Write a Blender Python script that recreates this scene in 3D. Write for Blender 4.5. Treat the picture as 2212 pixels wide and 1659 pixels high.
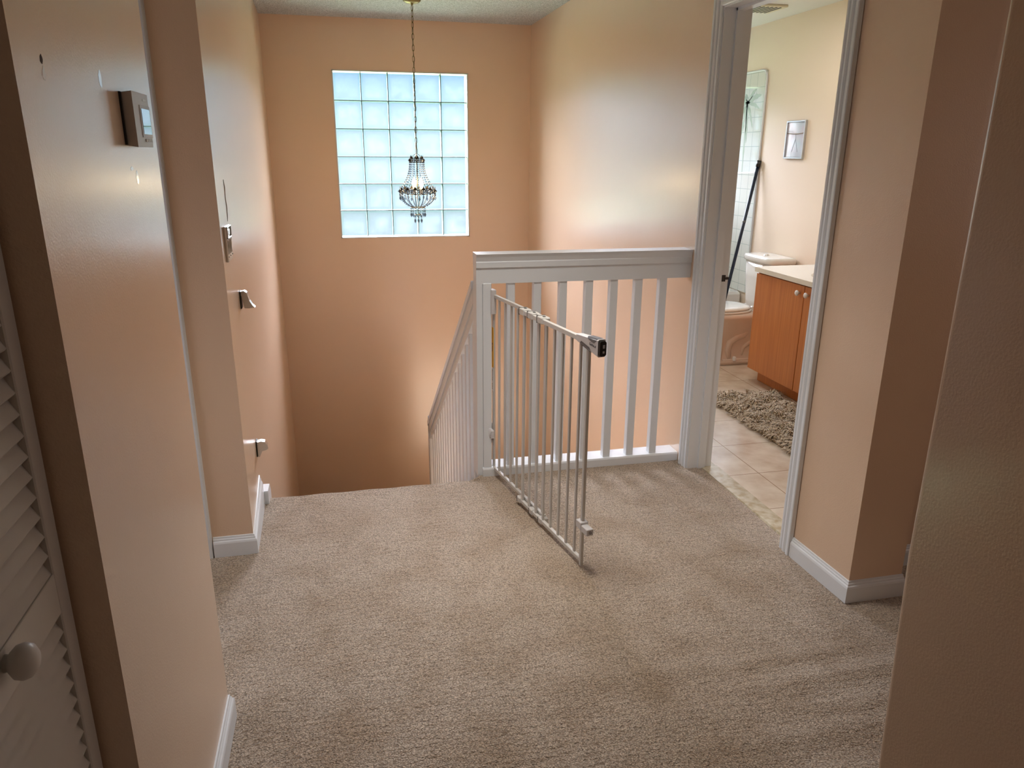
import bpy, math, random
from mathutils import Vector, Matrix
random.seed(7)
for _o in list(bpy.data.objects): bpy.data.objects.remove(_o)
S = bpy.context.scene
C = S.collection
PI = math.pi

# ---------------------------------------------------------------- camera
PITCH, YAW, ROLL, EYE = 0.301618802, 0.223525011, 0.00646130685, 1.5
fw = Vector((math.sin(YAW)*math.cos(PITCH), math.cos(YAW)*math.cos(PITCH), -math.sin(PITCH)))
rt = Vector((math.cos(YAW), -math.sin(YAW), 0)); up = rt.cross(fw)
r2 = rt*math.cos(ROLL)+up*math.sin(ROLL); u2 = up*math.cos(ROLL)-rt*math.sin(ROLL)
cam = bpy.data.cameras.new('camera'); co = bpy.data.objects.new('camera', cam); C.objects.link(co)
cam.sensor_width = 36; cam.lens = 1604.26*36/2212; cam.clip_start = 0.02
mw = Matrix((r2, u2, -fw)).transposed().to_4x4(); mw.translation = (0, 0, EYE); co.matrix_world = mw
S.camera = co
S.view_settings.view_transform = 'Standard'; S.view_settings.look = 'None'
S.view_settings.gamma = 1; S.view_settings.use_curve_mapping = False
S.view_settings.exposure = 0.92
S.cycles.caustics_reflective = False; S.cycles.caustics_refractive = False

# ---------------------------------------------------------------- sky
W = bpy.data.worlds.new('sky'); S.world = W; W.use_nodes = True
n = W.node_tree; n.nodes.clear()
wo = n.nodes.new('ShaderNodeOutputWorld'); bg = n.nodes.new('ShaderNodeBackground')
tc = n.nodes.new('ShaderNodeTexCoord'); sx = n.nodes.new('ShaderNodeSeparateXYZ')
mr = n.nodes.new('ShaderNodeMapRange'); mr.inputs[1].default_value = -0.2; mr.inputs[2].default_value = 1.0
cr = n.nodes.new('ShaderNodeValToRGB')
SKY = [(0.0, (.26,.30,.29)), (0.10, (.34,.44,.46)), (0.165, (.42,.54,.58)), (0.225, (.32,.47,.55)), (0.252, (.23,.38,.53)), (0.30, (11,11,12)), (0.36, (26,25.9,28.5)), (0.5, (32.5,32.2,35.5)), (1.0, (33.5,33.2,36))]
SKYMAX = 36
el = cr.color_ramp.elements
while len(el) > 1: el.remove(el[-1])
for i, (p, c) in enumerate(SKY):
    e = el[0] if i == 0 else el.new(p)
    e.position = p; e.color = (c[0]/SKYMAX, c[1]/SKYMAX, c[2]/SKYMAX, 1)
nz = n.nodes.new('ShaderNodeTexNoise'); nz.inputs['Scale'].default_value = 3.5
mm = n.nodes.new('ShaderNodeMath'); mm.operation = 'MULTIPLY_ADD'; mm.inputs[1].default_value = 0.03; mm.inputs[2].default_value = -0.015
ad = n.nodes.new('ShaderNodeMath'); ad.operation = 'ADD'
L = n.links
L.new(tc.outputs['Generated'], sx.inputs[0]); L.new(tc.outputs['Generated'], nz.inputs['Vector'])
L.new(sx.outputs['Z'], mr.inputs[0]); L.new(nz.outputs[0], mm.inputs[0]); L.new(mm.outputs[0], ad.inputs[1])
L.new(mr.outputs[0], ad.inputs[0]); L.new(ad.outputs[0], cr.inputs[0]); L.new(cr.outputs[0], bg.inputs[0])
bg.inputs[1].default_value = SKYMAX
L.new(bg.outputs[0], wo.inputs[0])

def portal(name, loc, rot, sxx, syy):
    l = bpy.data.lights.new(name, 'AREA'); l.shape = 'RECTANGLE'; l.size = sxx; l.size_y = syy
    l.cycles.is_portal = True
    o = bpy.data.objects.new(name, l); o.location = loc; o.rotation_euler = rot; C.objects.link(o); return o
def area(name, loc, rot, sxx, syy, power, col):
    l = bpy.data.lights.new(name, 'AREA'); l.shape = 'RECTANGLE'; l.size = sxx; l.size_y = syy
    l.energy = power; l.color = col
    o = bpy.data.objects.new(name, l); o.location = loc; o.rotation_euler = rot; C.objects.link(o); return o
portal('daylight_stair_window', (.5365, 6.62, 1.4625), (-PI/2, 0, 0), 1.1, 1.33)
portal('daylight_bath_window', (2.625, 6.62, 1.705), (-PI/2, 0, 0), .78, .78)
# daylight of the left room, then unseen fill lights added to brighten the scene
area('daylight_left_room', (-1.62, 2.25, .75), (0, -PI/2, 0), .9, .7, 2.6, (.74,.84,1.0))
area('fill_hall', (.2, -.6, 2.46), (0, 0, 0), .5, .5, .45, (1.0,.80,.62))  # added warm fill behind the camera for the near walls
area('fill_bath', (2.35, 4.3, 2.41), (0, 0, 0), .5, .9, 5, (1.0,.96,.90))  # added fill under the bathroom ceiling, no fixture there
area('fill_corridor', (4.0, 1.5, 1.5), (0, PI/2, 0), 1.0, .8, 2.2, (.95,.93,1.0))  # added fill that lifts the right wall end and baseboard
area('fill_landing', (.62, 2.45, 2.465), (0, 0, 0), .4, .4, 4.6, (1.0,.95,.88)).data.spread = math.radians(84)  # added downward fill that brightens the landing carpet
area('fill_downstairs', (1.15, 3.48, -1.5), (PI/2+.35, 0, 0), .8, 1.2, 9, (1.0,.86,.68))  # added warm fill for the lower stairwell, no opening there

# ---------------------------------------------------------------- materials
def mat(name, col, rough=.5, metal=0., spec=.5, bump=None, noise=None, emit=None, coat=0):
    m = bpy.data.materials.new(name); m.use_nodes = True
    t = m.node_tree; b = t.nodes['Principled BSDF']
    b.inputs['Base Color'].default_value = (*col, 1); b.inputs['Roughness'].default_value = rough
    b.inputs['Metallic'].default_value = metal; b.inputs['Specular IOR Level'].default_value = spec
    if coat: b.inputs['Coat Weight'].default_value = coat; b.inputs['Coat Roughness'].default_value = .24 if 'wall_paint' in name else .03
    if emit: b.inputs['Emission Color'].default_value = (*emit[0], 1); b.inputs['Emission Strength'].default_value = emit[1]
    g = t.nodes.new('ShaderNodeNewGeometry')
    if noise:   # (scale, colour2, low, high)
        nn = t.nodes.new('ShaderNodeTexNoise'); nn.inputs['Scale'].default_value = noise[0]; nn.inputs['Detail'].default_value = 5
        r = t.nodes.new('ShaderNodeValToRGB'); r.color_ramp.elements[0].position = noise[2]; r.color_ramp.elements[1].position = noise[3]
        r.color_ramp.elements[0].color = (*noise[1], 1); r.color_ramp.elements[1].color = (*col, 1)
        t.links.new(g.outputs['Position'], nn.inputs['Vector']); t.links.new(nn.outputs[0], r.inputs[0]); t.links.new(r.outputs[0], b.inputs['Base Color'])
    if bump:    # list of (scale, strength, distance, detail)
        prev = None
        for sc_, st_, di_, de_ in bump:
            nn = t.nodes.new('ShaderNodeTexNoise'); nn.inputs['Scale'].default_value = sc_; nn.inputs['Detail'].default_value = de_
            bp = t.nodes.new('ShaderNodeBump'); bp.inputs['Strength'].default_value = st_; bp.inputs['Distance'].default_value = di_
            t.links.new(g.outputs['Position'], nn.inputs['Vector']); t.links.new(nn.outputs[0], bp.inputs['Height'])
            if prev: t.links.new(prev.outputs[0], bp.inputs['Normal'])
            prev = bp
        t.links.new(prev.outputs[0], b.inputs['Normal'])
    return m

PEACH = (.80,.59,.425)
m_wall = mat('peach_wall_paint', PEACH, .30, spec=1.0, coat=.6, bump=[(260,.3,.0015,2),(14,.12,.006,2)], noise=(1.3,(.775,.565,.40),.35,.65))
m_bathwall = mat('bath_wall_paint', (.87,.735,.59), .5, bump=[(260,.15,.001,2)])
m_white = mat('white_gloss_trim', (.78,.81,.84), .33, bump=[(30,.1,.002,3)])
m_whitedoor = mat('white_door_paint', (.66,.62,.57), .4)
m_ceil = mat('popcorn_ceiling', (.80,.82,.84), .95, spec=.2, bump=[(110,1.0,.02,3)], noise=(150,(.46,.48,.49),.38,.60))
m_bceil = mat('bath_ceiling_paint', (.80,.80,.76), .9)
m_gate = mat('white_gate_metal', (.62,.60,.57), .38)
m_gatejoint = mat('dark_gasket', (.05,.05,.045), .5)
m_chrome = mat('brushed_nickel', (.62,.60,.56), .28, metal=1)
m_black = mat('black_plastic', (.01,.01,.01), .3)
m_grey = mat('dark_grey_plastic', (.11,.11,.12), .45)
m_plastic = mat('grey_white_plastic', (.62,.60,.60), .4)
m_light = mat('pale_plastic', (.8,.8,.8), .4)
m_porc = mat('white_porcelain', (.80,.80,.77), .12, coat=.3)
m_porcbone = mat('bone_porcelain', (.74,.62,.53), .15, coat=.3)
m_counter = mat('cultured_marble', (.82,.80,.72), .18)
m_navy = mat('navy_metal', (.004,.012,.035), .35)
m_brass = mat('antique_brass', (.22,.17,.07), .35, metal=1)
m_bronze = mat('dark_bronze', (.03,.024,.015), .4, metal=.8)
m_yellow = mat('yellow_label', (.85,.42,.0), .5)
m_maroon = mat('maroon_print', (.10,.01,.005), .5)
m_ink = mat('black_print', (.02,.02,.02), .5)
m_silver = mat('silver_frame', (.55,.58,.62), .3, metal=.8)
m_patch = mat('white_spackle', (.92,.92,.92), .25, spec=1.0, coat=.8)
m_hole = mat('anchor_hole', (.06,.03,.03), .8)
m_mortar = mat('grey_mortar', (.11,.17,.18), .8)
m_winframe = mat('window_white_caulk', (.62,.61,.59), .4)
m_bulb = mat('lit_candle_bulb', (1,.9,.6), .4, emit=((1.0,.72,.32), 9))
m_grass = mat('garden_ground', (.12,.16,.08), .9)

def wood():
    m = mat('orange_cherry_laminate', (.56,.19,.05), .36)
    t = m.node_tree; b = t.nodes['Principled BSDF']
    g = t.nodes.new('ShaderNodeNewGeometry'); mp = t.nodes.new('ShaderNodeMapping'); mp.inputs['Scale'].default_value = (1, 34, 1.1)
    nn = t.nodes.new('ShaderNodeTexNoise'); nn.inputs['Scale'].default_value = 2.2; nn.inputs['Detail'].default_value = 6
    r = t.nodes.new('ShaderNodeValToRGB'); e = r.color_ramp.elements
    e[0].position = .3; e[0].color = (.52,.165,.042,1); e[1].position = .72; e[1].color = (.66,.25,.07,1)
    t.links.new(g.outputs['Position'], mp.inputs[0]); t.links.new(mp.outputs[0], nn.inputs['Vector']); t.links.new(nn.outputs[0], r.inputs[0]); t.links.new(r.outputs[0], b.inputs['Base Color'])
    return m
m_wood = wood()

def carpet():
    m = mat('beige_cut_pile_carpet', (.5,.4,.32), .95, spec=.15)
    t = m.node_tree; b = t.nodes['Principled BSDF']; lk = t.links.new
    b.inputs['Sheen Weight'].default_value = .35; b.inputs['Sheen Roughness'].default_value = .5
    g = t.nodes.new('ShaderNodeNewGeometry')
    # tufts
    wn = t.nodes.new('ShaderNodeTexNoise'); wn.inputs['Scale'].default_value = 90; wn.inputs['Detail'].default_value = 2
    mx = t.nodes.new('ShaderNodeMix'); mx.data_type = 'VECTOR'; mx.inputs[0].default_value = .012
    lk(g.outputs['Position'], mx.inputs[4]); lk(wn.outputs['Color'], mx.inputs[5]); lk(g.outputs['Position'], wn.inputs['Vector'])
    vo = t.nodes.new('ShaderNodeTexVoronoi'); vo.inputs['Scale'].default_value = 185; vo.inputs['Randomness'].default_value = 1
    lk(mx.outputs[1], vo.inputs['Vector'])
    fi = t.nodes.new('ShaderNodeTexNoise'); fi.inputs['Scale'].default_value = 260; fi.inputs['Detail'].default_value = 4
    lk(g.outputs['Position'], fi.inputs['Vector'])
    big = t.nodes.new('ShaderNodeTexNoise'); big.inputs['Scale'].default_value = 5; big.inputs['Detail'].default_value = 4
    lk(g.outputs['Position'], big.inputs['Vector'])
    r = t.nodes.new('ShaderNodeValToRGB'); e = r.color_ramp.elements
    e[0].position = .0; e[0].color = (.92,.75,.59,1); e[1].position = .75; e[1].color = (.36,.27,.19,1)  # shade between tufts put into the colour, gaps darker than tips
    lk(vo.outputs['Distance'], r.inputs[0])
    st = t.nodes.new('ShaderNodeValToRGB'); e = st.color_ramp.elements   # worn patches
    e[0].position = .30; e[0].color = (.80,.74,.66,1); e[1].position = .58; e[1].color = (1,1,1,1)
    lk(big.outputs[0], st.inputs[0])
    mu = t.nodes.new('ShaderNodeMix'); mu.data_type = 'RGBA'; mu.blend_type = 'MULTIPLY'; mu.inputs[0].default_value = 1
    lk(r.outputs[0], mu.inputs[6]); lk(st.outputs[0], mu.inputs[7]); lk(mu.outputs[2], b.inputs['Base Color'])
    b1 = t.nodes.new('ShaderNodeBump'); b1.invert = True; b1.inputs['Strength'].default_value = .9; b1.inputs['Distance'].default_value = .006
    lk(vo.outputs['Distance'], b1.inputs['Height'])
    b2 = t.nodes.new('ShaderNodeBump'); b2.inputs['Strength'].default_value = .8; b2.inputs['Distance'].default_value = .007
    lk(fi.outputs[0], b2.inputs['Height']); lk(b1.outputs[0], b2.inputs['Normal'])
    md = t.nodes.new('ShaderNodeTexNoise'); md.inputs['Scale'].default_value = 38; md.inputs['Detail'].default_value = 3
    mp = t.nodes.new('ShaderNodeMapping'); mp.inputs['Scale'].default_value = (.55, 1.5, 1)
    lk(g.outputs['Position'], mp.inputs[0]); lk(mp.outputs[0], md.inputs['Vector'])
    b3 = t.nodes.new('ShaderNodeBump'); b3.inputs['Strength'].default_value = .7; b3.inputs['Distance'].default_value = .012
    lk(md.outputs[0], b3.inputs['Height']); lk(b2.outputs[0], b3.inputs['Normal']); lk(b3.outputs[0], b.inputs['Normal'])
    return m
m_carpet = carpet()

def tilefloor():
    m = mat('cream_ceramic_floor_tile', (.66,.57,.46), .22)
    t = m.node_tree; b = t.nodes['Principled BSDF']; lk = t.links.new
    g = t.nodes.new('ShaderNodeNewGeometry'); sp = t.nodes.new('ShaderNodeSeparateXYZ'); lk(g.outputs['Position'], sp.inputs[0])
    def line(ax, off, size):
        a = t.nodes.new('ShaderNodeMath'); a.operation = 'SUBTRACT'; a.inputs[1].default_value = off; lk(sp.outputs[ax], a.inputs[0])
        p = t.nodes.new('ShaderNodeMath'); p.operation = 'PINGPONG'; p.inputs[1].default_value = size/2; lk(a.outputs[0], p.inputs[0])
        c = t.nodes.new('ShaderNodeMath'); c.operation = 'LESS_THAN'; c.inputs[1].default_value = .0022; lk(p.outputs[0], c.inputs[0]); return c
    la = line('X', 1.938, .3615); lb = line('Y', 3.02, .3625)
    mxx = t.nodes.new('ShaderNodeMath'); mxx.operation = 'MAXIMUM'; lk(la.outputs[0], mxx.inputs[0]); lk(lb.outputs[0], mxx.inputs[1])
    nn = t.nodes.new('ShaderNodeTexNoise'); nn.inputs['Scale'].default_value = 9; nn.inputs['Detail'].default_value = 7; lk(g.outputs['Position'], nn.inputs['Vector'])
    r = t.nodes.new('ShaderNodeValToRGB'); e = r.color_ramp.elements
    e[0].position = .3; e[0].color = (.58,.47,.36,1); e[1].position = .65; e[1].color = (.74,.66,.55,1); lk(nn.outputs[0], r.inputs[0])
    mu = t.nodes.new('ShaderNodeMix'); mu.data_type = 'RGBA'; lk(mxx.outputs[0], mu.inputs[0]); lk(r.outputs[0], mu.inputs[6]); mu.inputs[7].default_value = (.34,.24,.16,1)
    lk(mu.outputs[2], b.inputs['Base Color'])
    bp = t.nodes.new('ShaderNodeBump'); bp.invert = True; bp.inputs['Strength'].default_value = .5; bp.inputs['Distance'].default_value = .002; lk(mxx.outputs[0], bp.inputs['Height']); lk(bp.outputs[0], b.inputs['Normal'])
    return m
m_tile = tilefloor()
m_marble = mat('beige_marble_threshold', (.58,.52,.40), .25, noise=(22,(.40,.32,.20),.35,.6))

def walltile():
    m = mat('white_gloss_wall_tile', (.78,.82,.78), .06, coat=.5)
    t = m.node_tree; b = t.nodes['Principled BSDF']; lk = t.links.new
    g = t.nodes.new('ShaderNodeNewGeometry'); sp = t.nodes.new('ShaderNodeSeparateXYZ'); lk(g.outputs['Position'], sp.inputs[0])
    ad_ = t.nodes.new('ShaderNodeMath'); ad_.operation = 'ADD'; lk(sp.outputs['X'], ad_.inputs[0]); lk(sp.outputs['Y'], ad_.inputs[1])
    def line(src, off, size):
        a = t.nodes.new('ShaderNodeMath'); a.operation = 'SUBTRACT'; a.inputs[1].default_value = off; lk(src, a.inputs[0])
        p = t.nodes.new('ShaderNodeMath'); p.operation = 'PINGPONG'; p.inputs[1].default_value = size/2; lk(a.outputs[0], p.inputs[0])
        c = t.nodes.new('ShaderNodeMath'); c.operation = 'LESS_THAN'; c.inputs[1].default_value = .002; lk(p.outputs[0], c.inputs[0]); return c
    la = line(ad_.outputs[0], 8.66, .108); lb = line(sp.outputs['Z'], 2.10, .108)
    mxx = t.nodes.new('ShaderNodeMath'); mxx.operation = 'MAXIMUM'; lk(la.outputs[0], mxx.inputs[0]); lk(lb.outputs[0], mxx.inputs[1])
    mu = t.nodes.new('ShaderNodeMix'); mu.data_type = 'RGBA'; lk(mxx.outputs[0], mu.inputs[0]); mu.inputs[6].default_value = (.78,.82,.78,1); mu.inputs[7].default_value = (.47,.56,.54,1)
    lk(mu.outputs[2], b.inputs['Base Color'])
    return m
m_wtile = walltile()

def glassblock():
    m = bpy.data.materials.new('frosted_glass_block'); m.use_nodes = True; t = m.node_tree; t.nodes.clear(); lk = t.links.new
    o = t.nodes.new('ShaderNodeOutputMaterial'); tr = t.nodes.new('ShaderNodeBsdfTransparent'); tr.inputs[0].default_value = (.89,.92,.99,1)
    tl = t.nodes.new('ShaderNodeBsdfTranslucent'); tl.inputs[0].default_value = (.15,.18,.20,1)
    gl = t.nodes.new('ShaderNodeBsdfGlossy'); gl.inputs['Roughness'].default_value = .12
    m1 = t.nodes.new('ShaderNodeMixShader'); m2 = t.nodes.new('ShaderNodeMixShader')
    g = t.nodes.new('ShaderNodeNewGeometry'); nn = t.nodes.new('ShaderNodeTexNoise'); nn.inputs['Scale'].default_value = 9; nn.inputs['Detail'].default_value = 2
    lk(g.outputs['Position'], nn.inputs['Vector'])
    mr = t.nodes.new('ShaderNodeMapRange'); mr.inputs[1].default_value = .3; mr.inputs[2].default_value = .7; mr.inputs[3].default_value = .04; mr.inputs[4].default_value = .15
    lk(nn.outputs[0], mr.inputs[0]); lk(mr.outputs[0], m1.inputs[0])
    lw = t.nodes.new('ShaderNodeLayerWeight'); lw.inputs[0].default_value = .12
    lk(tr.outputs[0], m1.inputs[1]); lk(tl.outputs[0], m1.inputs[2]); lk(lw.outputs['Fresnel'], m2.inputs[0]); lk(m1.outputs[0], m2.inputs[1]); lk(gl.outputs[0], m2.inputs[2]); lk(m2.outputs[0], o.inputs[0])
    return m
m_block = glassblock()
def rim(name, tint, tl_, w_):
    m = bpy.data.materials.new(name); m.use_nodes = True; t = m.node_tree; t.nodes.clear()
    o = t.nodes.new('ShaderNodeOutputMaterial'); a = t.nodes.new('ShaderNodeBsdfTransparent'); a.inputs[0].default_value = (*tint,1)
    b = t.nodes.new('ShaderNodeBsdfTranslucent'); b.inputs[0].default_value = (*tl_,1); x = t.nodes.new('ShaderNodeMixShader'); x.inputs[0].default_value = w_
    t.links.new(a.outputs[0], x.inputs[1]); t.links.new(b.outputs[0], x.inputs[2]); t.links.new(x.outputs[0], o.inputs[0]); return m
m_rim = rim('glass_block_edge', (.80,.92,.93), (.12,.14,.15), .10); m_rimline = rim('glass_block_groove', (.62,.78,.82), (.12,.15,.17), .1)
def crystal():
    m = mat('cut_crystal', (.30,.31,.33), .06)
    t = m.node_tree; b = t.nodes['Principled BSDF']; o = t.nodes['Material Output']
    tr = t.nodes.new('ShaderNodeBsdfTransparent'); tr.inputs[0].default_value = (.60,.64,.68,1)
    mx = t.nodes.new('ShaderNodeMixShader'); lw = t.nodes.new('ShaderNodeLayerWeight'); lw.inputs[0].default_value = .5
    b.inputs['Metallic'].default_value = 1
    t.links.new(lw.outputs['Facing'], mx.inputs[0]); t.links.new(tr.outputs[0], mx.inputs[1]); t.links.new(b.outputs[0], mx.inputs[2]); t.links.new(mx.outputs[0], o.inputs[0])
    return m
m_crystal = crystal()

# ---------------------------------------------------------------- mesh helpers
class MB:
    def __init__(s): s.v = []; s.f = []; s.sm = []
    def add(s, v, f, smooth=False):
        k = len(s.v); s.v += [tuple(p) for p in v]; s.f += [tuple(i+k for i in q) for q in f]; s.sm += [smooth]*len(f); return s
    def box(s, x0, x1, y0, y1, z0, z1, b=0.0):
        if b <= 0:
            v = [(x,y,z) for z in (z0,z1) for y in (y0,y1) for x in (x0,x1)]
            return s.add(v, [(0,2,3,1),(4,5,7,6),(0,1,5,4),(2,6,7,3),(0,4,6,2),(1,3,7,5)])
        return s.obox(Vector(((x0+x1)/2,(y0+y1)/2,(z0+z1)/2)), Vector((1,0,0)), Vector((0,1,0)), Vector((0,0,1)), x1-x0, y1-y0, z1-z0, b)
    def obox(s, c, ax, ay, az, lx, ly, lz, b=0.0):
        """oriented box, edges chamfered by b"""
        if b <= 0:
            v = [c+ax*(lx/2*i)+ay*(ly/2*j)+az*(lz/2*k) for k in (-1,1) for j in (-1,1) for i in (-1,1)]
            return s.add(v, [(0,2,3,1),(4,5,7,6),(0,1,5,4),(2,6,7,3),(0,4,6,2),(1,3,7,5)])
        b = min(b, lx*.45, ly*.45, lz*.45)
        v = []; idx = {}
        L = (lx/2, ly/2, lz/2); A = (ax, ay, az)
        for i in (-1,1):
            for j in (-1,1):
                for k in (-1,1):
                    sg = (i,j,k)
                    for q in range(3):
                        p = c.copy()
                        for a in range(3): p = p + A[a]*(sg[a]*(L[a] if a == q else L[a]-b))
                        idx[(i,j,k,q)] = len(v); v.append(p)
        f = []
        for q in range(3):
            a, d = [x for x in range(3) if x != q]
            for sg in (-1,1):
                o = []
                for (m_, n_) in ((-1,-1),(1,-1),(1,1),(-1,1)):
                    t = [0,0,0]; t[q] = sg; t[a] = m_; t[d] = n_; o.append(idx[(*t, q)])
                f.append(tuple(o))
        for q in range(3):
            a, d = [x for x in range(3) if x != q]
            for m_ in (-1,1):
                for n_ in (-1,1):
                    t0 = [0,0,0]; t1 = [0,0,0]
                    t0[q] = -1; t1[q] = 1; t0[a] = t1[a] = m_; t0[d] = t1[d] = n_
                    f.append((idx[(*t0,a)], idx[(*t1,a)], idx[(*t1,d)], idx[(*t0,d)]))
        for i in (-1,1):
            for j in (-1,1):
                for k in (-1,1): f.append((idx[(i,j,k,0)], idx[(i,j,k,1)], idx[(i,j,k,2)]))
        return s.add(v, f)
    def prism(s, pts, a, lo, hi):
        """extrude 2-D polygon: a='z' -> pts are (x,y); 'x' -> (y,z); 'y' -> (x,z)"""
        def P(p, h): return (p[0],p[1],h) if a == 'z' else ((h,p[0],p[1]) if a == 'x' else (p[0],h,p[1]))
        k = len(pts); v = [P(p, lo) for p in pts]+[P(p, hi) for p in pts]
        f = [tuple(range(k))[::-1], tuple(range(k, 2*k))]+[(i,(i+1)%k,(i+1)%k+k,i+k) for i in range(k)]
        return s.add(v, f)
    def sweep(s, prof, path, closed=False, fixed=None, smooth=False):
        """sweep 2-D profile [(u,w)] along 3-D path; frames: list of (U,W) per point"""
        k = len(prof); v = []; f = []
        for p, (U, Wv) in zip(path, fixed):
            for (u, w) in prof: v.append(Vector(p)+U*u+Wv*w)
        m_ = len(path)
        for i in range(m_-1):
            for j in range(k): f.append((i*k+j, i*k+(j+1)%k, (i+1)*k+(j+1)%k, (i+1)*k+j))
        f += [tuple(range(k))[::-1], tuple(range((m_-1)*k, m_*k))]
        return s.add(v, f, smooth)
    def tube(s, pts, r, seg=10, caps=True, smooth=True):
        pts = [Vector(p) for p in pts]; v = []; f = []
        rr = r if isinstance(r, (list, tuple)) else [r]*len(pts)
        pu = None
        for i, p in enumerate(pts):
            d = (pts[min(i+1,len(pts)-1)]-pts[max(i-1,0)]).normalized()
            if pu is None: pu = d.orthogonal().normalized()
            pu = (pu-d*pu.dot(d)).normalized(); w = d.cross(pu)
            for j in range(seg):
                a = 2*PI*j/seg; v.append(p+(pu*math.cos(a)+w*math.sin(a))*rr[i])
        for i in range(len(pts)-1):
            for j in range(seg): f.append((i*seg+j, i*seg+(j+1)%seg, (i+1)*seg+(j+1)%seg, (i+1)*seg+j))
        s.add(v, f, smooth)
        if caps:
            k = len(s.v)-len(v); s.f += [tuple(range(k, k+seg))[::-1], tuple(range(k+len(v)-seg, k+len(v)))]; s.sm += [False, False]
        return s
    def ring(s, c, R, r, seg=24, rs=6, ax=Vector((0,0,1)), sx=1, sy=1):
        c = Vector(c); ux = ax.orthogonal().normalized() if abs(ax.z) < .99 else Vector((1,0,0)); uy = ax.cross(ux); v = []; f = []
        for i in range(seg):
            a = 2*PI*i/seg; d = ux*math.cos(a)*sx+uy*math.sin(a)*sy; dn = d.normalized()
            for j in range(rs):
                b = 2*PI*j/rs; v.append(c+d*R+dn*(r*math.cos(b))+ax*(r*math.sin(b)))
        for i in range(seg):
            for j in range(rs): f.append((i*rs+j, ((i+1)%seg)*rs+j, ((i+1)%seg)*rs+(j+1)%rs, i*rs+(j+1)%rs))
        return s.add(v, f, True)
    def lathe(s, c, prof, seg=24, ax='z', sx=1, sy=1, smooth=True):
        """prof: (r, h) list"""
        v = []; f = []; k = len(prof)
        for i in range(seg):
            a = 2*PI*i/seg
            for (r, h) in prof:
                x, y = r*math.cos(a)*sx, r*math.sin(a)*sy
                v.append((c[0]+x,c[1]+y,c[2]+h) if ax == 'z' else ((c[0]+h,c[1]+x,c[2]+y) if ax == 'x' else (c[0]+x,c[1]+h,c[2]+y)))
        for i in range(seg):
            for j in range(k-1):
                q = ((i*k+j), ((i+1)%seg)*k+j, ((i+1)%seg)*k+j+1, i*k+j+1)
                f.append(q if ax != 'y' else q[::-1])
        return s.add(v, f, smooth)
    def bead(s, c, r, h):
        c = Vector(c); k = 6
        v = [c+Vector((0,0,h))]+[c+Vector((r*math.cos(2*PI*i/k), r*math.sin(2*PI*i/k), 0)) for i in range(k)]+[c-Vector((0,0,h))]
        f = [(0,1+i,1+(i+1)%k) for i in range(k)]+[(7,1+(i+1)%k,1+i) for i in range(k)]
        return s.add(v, f)
    def build(s, name, m, parent=None):
        me = bpy.data.meshes.new(name); me.from_pydata(s.v, [], s.f); me.materials.append(m)
        me.polygons.foreach_set('use_smooth', s.sm)
        me.validate(); me.update()
        import bmesh
        bm = bmesh.new(); bm.from_mesh(me); bmesh.ops.remove_doubles(bm, verts=bm.verts, dist=1e-6); bmesh.ops.recalc_face_normals(bm, faces=bm.faces); bm.to_mesh(me); bm.free()
        o = bpy.data.objects.new(name, me); C.objects.link(o)
        if parent is not None:
            o.parent = parent; o.matrix_parent_inverse = parent.matrix_world.inverted() if False else Matrix.Translation(-Vector(parent.location))
        return o
def thing(name, label, cat, loc=(0,0,0), group=None):
    o = bpy.data.objects.new(name, None); o.location = loc; o.empty_display_size = .05; C.objects.link(o)
    o['label'] = label; o['category'] = cat
    if group: o['group'] = group
    return o
def tag(o, label, cat, group=None, kind=None):
    o['label'] = label; o['category'] = cat
    if group: o['group'] = group
    if kind: o['kind'] = kind
    return o
def struct(o, label=None, cat=None):
    o['kind'] = 'structure'
    if label: o['label'] = label
    if cat: o['category'] = cat
    return o

# ---------------------------------------------------------------- the shell
H = 2.49; ZB = -2.75; T = .12
def wx(y):   # stairwell side of the bathroom wall
    return 1.655+(1.612-1.655)*(y-1.955)/(3.2-1.955) if y < 3.2 else 1.612+(1.600-1.612)*(y-3.2)/(6.427-3.2)
def lx(y):   # left stair wall
    return -.405+(-.515+.405)*(y-2.74)/(6.427-2.74)
YB = 6.427
# left stair wall
w = MB().prism([(lx(2.74),2.74),(lx(YB),YB),(lx(YB)-T,YB),(lx(2.74)-T,2.86),(lx(2.74)-.02,2.86),(lx(2.74)-.02,2.74)], 'z', ZB, H)
struct(w.build('wall_stair_left', m_wall), 'peach painted wall running down the left side of the stairs', 'wall')
# stub wall facing the camera with a door beyond the casing
w = MB(); w.box(-.64, lx(2.74)-.02, 2.74, 2.86, 0, H); w.box(-1.7, -1.44, 2.74, 2.86, 0, H); w.box(-1.44, -.64, 2.74, 2.86, 2.04, H)
struct(w.build('wall_stub', m_wall), 'narrow peach wall end facing the hall beside the stair top', 'wall')
# thermostat wall and the return behind it
w = MB(); w.box(-.378-T, -.378, 1.09, 1.81, 0, H); w.box(-1.7, -.378-T, 1.69, 1.81, 0, H)
struct(w.build('wall_thermostat', m_wall), 'peach wall panel carrying the thermostat, between closet and side hall', 'wall')
w = MB(); w.box(-.378-T, -.378, -2.6, .27, 0, H); w.box(-.378-T, -.378, .27, 1.09, 2.04, H)
struct(w.build('wall_closet', m_wall), 'peach wall around the louvered closet opening', 'wall')
w = MB(); w.box(-1.82, -1.7, .0, 2.86, 0, H); w.box(-1.7,-.498,-.0,.12,0,H)
struct(w.build('wall_far_left', m_wall), 'peach wall closing the side hall on the left', 'wall')
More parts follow.
